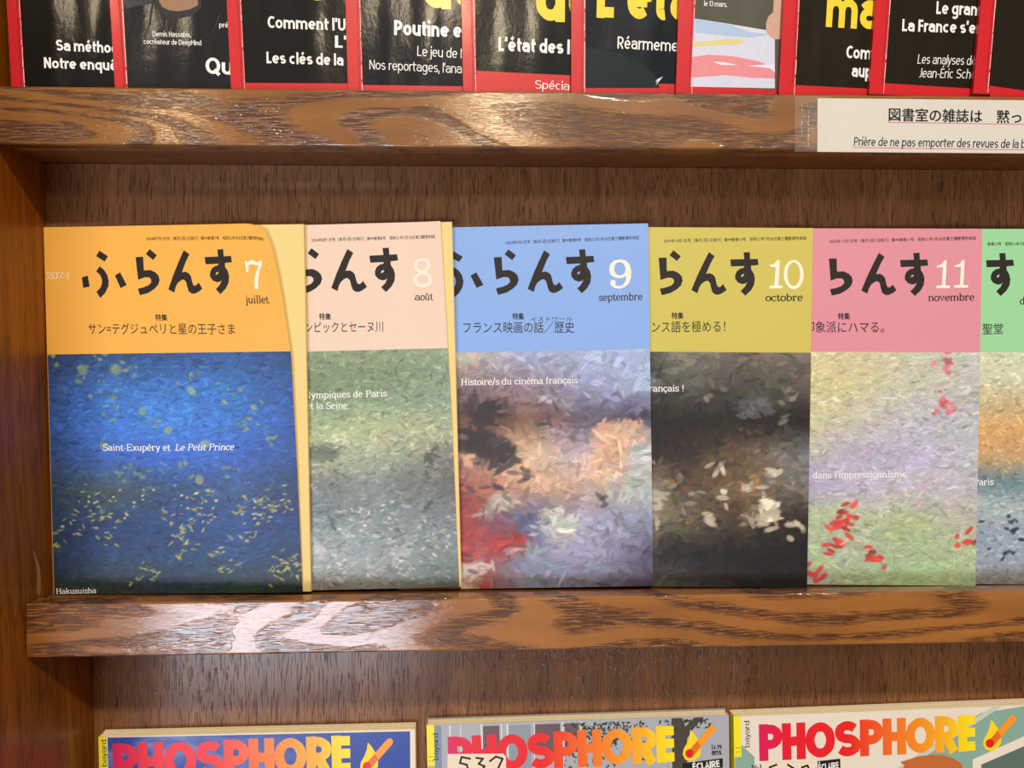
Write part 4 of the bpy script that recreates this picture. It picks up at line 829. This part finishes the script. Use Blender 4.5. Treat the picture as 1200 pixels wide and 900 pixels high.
for mag, (label, base) in TEEN.items():
    O, yaw, roll, lean, W, H, t = MAGS[mag]
    root = root_for(mag, 'magazine'); tag(root, label, 'magazine', 'teen magazines on the bottom shelf')
    cm = plain('teen_cover_'+mag, {'teenA': 'e8dcc0', 'teenB': 'a9acb4', 'teenC': 'e6dccb'}[mag], 0.38, coat=0.4, bump=0.03, bscale=60)
    rnd = random.Random(mag)
    # loose leaves fanning open near the fold
    NL = 6
    for i in range(NL):
        n1 = -0.45-i*(t-0.9)/NL; th = (t-0.9)/NL*0.5
        amp = (1.0-i/NL)*rnd.uniform(0.0, 0.8)
        up = 0.3+0.5*math.sin(i*2.1)+(0.9*i/NL)
        slab('page_leaf', mag, 0.4, W-0.4-rnd.uniform(0, .8), 0.3, H-0.6+up, n1-th, n1, PAPER, root, 16, 1,
             shape=lambda u, v, n, a=amp: (u, v, n-a*math.sin(math.pi*min(1, u/(W*.6)))**2))
    slab('front_cover', mag, 0, W, 0, H, -0.28, 0.0, cm, root)
    slab('back_cover', mag, 0, W, 0, H+0.8, -t, -t+0.22, cm, root)
    slab('spine', mag, -0.3, 0.0, 0, H, -t, 0.0, YEL, root)
    flat_print('spine_strip', mag, [[[(0, H-26.5), (4.5, H-26.5), (4.5, H), (0, H)]]], 0.05, YEL, root)
    flat_print('strip_mark', mag, [[[(0.6, H-20.7), (3.9, H-20.7), (3.9, H-20.4), (0.6, H-20.4)]], [[(1.2, H-23.6), (1.8, H-23.6), (1.8, H-23), (1.2, H-23)]], [[(2.8, H-23.6), (3.4, H-23.6), (3.4, H-23), (2.8, H-23)]]], 0.08, plain('black_ink_m', '14120f', .45), root)
    if mag == 'teenA':
        pts = PRINTS['teenA.cover_picture']
        flat_print('cover_picture', mag, [[[(4.5, 0.0), (193.3, 0.0), pts[1], pts[0]]]], 0.04, sky_print(), root)
    if mag == 'teenB':
        flat_print('strip_ground', mag, [[[(4.5, 0), (9, 0), (9, H-0.6), (4.5, H-0.6)]]], 0.03, plain('grey_blue_print', '7c8ca4', .38, coat=.4), root)
        bars = [(14, 1.0), (21, .6), (34, 1.4), (47, .8), (50.5, 1.2), (68, .7), (86, 1.2), (98, .6)]
        flat_print('pictured_window_bar', mag, [[[(a, 120), (a+b, 120), (a+b, H-0.8), (a, H-0.8)]] for a, b in bars], 0.05, plain('bar_print', 'd4d8dc', .38, coat=.4), root)
        for a, b in ((35.5, 46), (69, 85), (88, 97)): flat_print('pictured_shutter', mag, [[[(a, 226), (b, 226), (b, H-2), (a, H-2)]]], 0.045, plain('shutter_print', '6a5258', .38, coat=.4), root)
        flat_print('pictured_glass', mag, [[[(a, 120), (b, 120), (b, H-2), (a, H-2)]] for a, b in ((52, 66),)], 0.045, plain('glass_print', '8c97a4', .38, coat=.4), root)
        # foliage and trunk of the pictured tree
        lv = []
        for i in range(330):
            a = rnd.gauss(112, 17); b = H-1.2-abs(rnd.gauss(0, 16)); s = rnd.uniform(.7, 2.2); g = rnd.uniform(0, 6.28)
            if a < 84 or a > 172: continue
            b = min(b, H-1.2-s)
            lv.append([[(a+s*math.cos(g), b+s*math.sin(g)), (a+.4*s*math.cos(g+1.6), b+.4*s*math.sin(g+1.6)), (a-s*math.cos(g), b-s*math.sin(g)), (a-.4*s*math.cos(g+1.6), b-.4*s*math.sin(g+1.6))][::1]])
        for i in range(60):
            a = rnd.uniform(152, 182); b = H-1.6-abs(rnd.gauss(0, 5)); s = rnd.uniform(.8, 2.0); g = rnd.uniform(0, 6.28); b = min(b, H-1.2-s)
            lv.append([[(a+s*math.cos(g), b+s*math.sin(g)), (a+.4*s*math.cos(g+1.6), b+.4*s*math.sin(g+1.6)), (a-s*math.cos(g), b-s*math.sin(g)), (a-.4*s*math.cos(g+1.6), b-.4*s*math.sin(g+1.6))]])
        flat_print('pictured_leaves', mag, lv, 0.07, plain('leaf_print', '46503a', .38, coat=.4), root)
        flat_print('pictured_trunk', mag, [[[(158, 120), (167, 120), (167, 232), (171, 238), (178, H-1), (172, H-1), (166, 240), (164, H-1), (157, H-1)]]], 0.08, plain('trunk_print', '47423a', .38, coat=.4, mottle=.25), root)
        flat_print('price_sticker', mag, [[PRINTS['teenB.sticker']]], 0.2, plain('sticker_paper', 'ead9bf', .5), root)
        S3 = [PRINTS['teenB.hand5'], PRINTS['teenB.hand3'], PRINTS['teenB.hand7']]
        flat_print('title_banner', mag, [[PRINTS['teenB.banner']]], 0.15, plain('banner_black', '15130f', .4), root)
    if mag == 'teenC':
        teal = plain('teal_print', '86ac9c', .38, coat=.4)
        d1 = PRINTS['teenC.d1']
        flat_print('teal_ground', mag, [[[d1[0], (W-0.2, H-0.2), (W-0.2, 0), (8, 0), (8, 150)]]], 0.04, teal, root)
        flat_print('cream_stripe', mag, [[[(171, H-0.5), (177, H-0.5), (40, 165), (30, 165)]]], 0.05, plain('stripe_print', 'c4cebc', .38, coat=.4), root)
        flat_print('teal_corner', mag, [[[(0, H-14), (13, H-27), (13, H-60), (0, H-60)]]], 0.03, teal, root)
        flat_print('pictured_board', mag, [[PRINTS['teenC.frame']]], 0.06, plain('board_print', 'eadfce', .38, coat=.4), root)
        flat_print('pictured_screen', mag, [[PRINTS['teenC.screen']]], 0.08, plain('screen_print', '5c7068', .38, coat=.4), root)
        flat_print('pictured_hair', mag, [[PRINTS['teenC.hair']]], 0.09, plain('hair_print', 'c06a34', .38, coat=.4), root)
        flat_print('price_sticker', mag, [[PRINTS['teenC.sticker']]], 0.2, plain('sticker_paper', 'ead9bf', .5), root)
        S3 = [PRINTS['teenC.hand5'], PRINTS['teenC.hand3'], PRINTS['teenC.hand7']]
        flat_print('title_banner', mag, [[PRINTS['teenC.banner']]], 0.22, plain('banner_black', '15130f', .4), root)
    if mag != 'teenA':
        sh = []
        for line in S3:      # felt-pen strokes
            for (a, b), (c, d) in zip(line, line[1:]):
                L = math.hypot(c-a, d-b) or 1; px, py = -(d-b)/L*.65, (c-a)/L*.65; ex, ey = (c-a)/L*.4, (d-b)/L*.4
                sh.append([[(a-ex+px, b-ey+py), (a-ex-px, b-ey-py), (c+ex-px, d+ey-py), (c+ex+px, d+ey+py)]])
        flat_print('sticker_number', mag, sh, 0.26, plain('felt_pen', '17130f', .5), root)
    lg = LOGO[mag]
    flat_print('logo_flame', mag, [[lg['flame']]], 0.14, plain('logo_yellow', 'f8d81c', .4), root)
    flat_print('logo_stick', mag, [[lg['stick']]], 0.17, plain('logo_orange', 'f59a24', .4), root)
    flat_print('logo_overlap', mag, [[lg['shade']]], 0.19, plain('logo_rust', 'e0701c', .4), root)
    flat_print('logo_dot', mag, [[lg['dot']]], 0.21, plain('logo_red', 'e0181e', .4), root)
    for e in TEXTS[mag]:
        letters(mag, e, root, GRAD if e[7] == 'grad' else ink_mat(e[7]), 0.12 if e[7] == 'grad' else (0.3 if 'banner' in e[0] else 0.15))

# ------------------------------------------------------------------ the taped notice on the upper lip
note = link(bpy.data.objects.new('notice', None))
ll = R(3.014)
nm_ = Matrix(((1, 0, 0), (0, math.cos(ll), math.sin(ll)), (0, -math.sin(ll), math.cos(ll)))).to_4x4()
nm_.translation = Vector((427.0, -6.65, 272.75))*MM
note.matrix_world = nm_
MAGS['note'] = ((427., -6.65, 272.75), 0, 0, 3.014, 200, 29, 0.2)
tag(note, 'white bilingual paper notice taped to the front of the upper wooden lip', 'notice')
slab('paper', 'note', 0, 205, -0.9, 27.4, 0.05, 0.25, plain('notice_paper', 'cfcbc0', 0.6, mottle=0.015), note)
def sg(x, z): return (x-427.0, z)
j0, j1 = SIGN['jp']; f0, f1 = SIGN['fr']
INKD = plain('notice_ink', '1c1a1a', 0.5)
letters('note', ('notice_lettering', '図書室の雑誌は　黙って持ち出さないで', *sg(*j0), sg(*j1)[0]+58, sg(*j1)[1]-0.6, 7.0, 'ink', 'sans', .035), note, INKD, 0.3)
letters('note', ('notice_lettering', 'Prière de ne pas emporter des revues de la bibliothèque', *sg(*f0), sg(*f1)[0]+22, sg(*f1)[1]-0.15, 4.7, 'ink', 'slant', .008), note, INKD, 0.3)
u0, u1 = SIGN['ul1']; w0, w1 = SIGN['ul2']
PINK = plain('pink_ink', 'c8707c', 0.5)
for (a, b), (c, d), ex in ((sg(*u0), sg(*u1), 57), (sg(*w0), sg(*w1), 24)):
    flat_print('underline', 'note', [[[(a, b-.2), (c+ex, d-.3), (c+ex, d+.15), (a, b+.25)]]], 0.28, PINK, note)
tm, tnt, tb = node_mat('clear_tape')
tb.inputs['Base Color'].default_value = (0.9, 0.85, 0.75, 1); tb.inputs['Roughness'].default_value = 0.12; tb.inputs['Alpha'].default_value = 0.05
kk = NB(tnt); ttc = kk.n('ShaderNodeTexCoord').outputs['Object']
tn = kk.noise(kk.mapping(ttc, (500, 500, 120)), 1, 3, .6); tbp = kk.n('ShaderNodeBump'); tbp.inputs['Strength'].default_value = .4; tbp.inputs['Distance'].default_value = .001
kk.l(tn, tbp.inputs['Height']); kk.l(tbp.outputs['Normal'], tb.inputs['Normal'])
slab('clear_tape', 'note', -12.2, 7.0, -0.9, 28.4, 0.3, 0.36, tm, note)
rnd = random.Random(5); qs = []
for cx in (-8.5, -5.2, -4.9, 3.0):
    v = 1.0
    while v < 26:
        L = rnd.uniform(.5, 2.2)
        if rnd.random() < (.6 if cx < 0 else .3): qs.append([[(cx-.09+rnd.uniform(-.2, .2), v), (cx+.12, v), (cx+.1+rnd.uniform(-.3, .3), v+L), (cx-.1, v+L)]])
        v += L+rnd.uniform(.2, 1.5)
flat_print('tape_crease', 'note', qs, 0.4, plain('crease_white', 'cfc2a8', .4), note)
bpy.data.objects.remove(_fo)
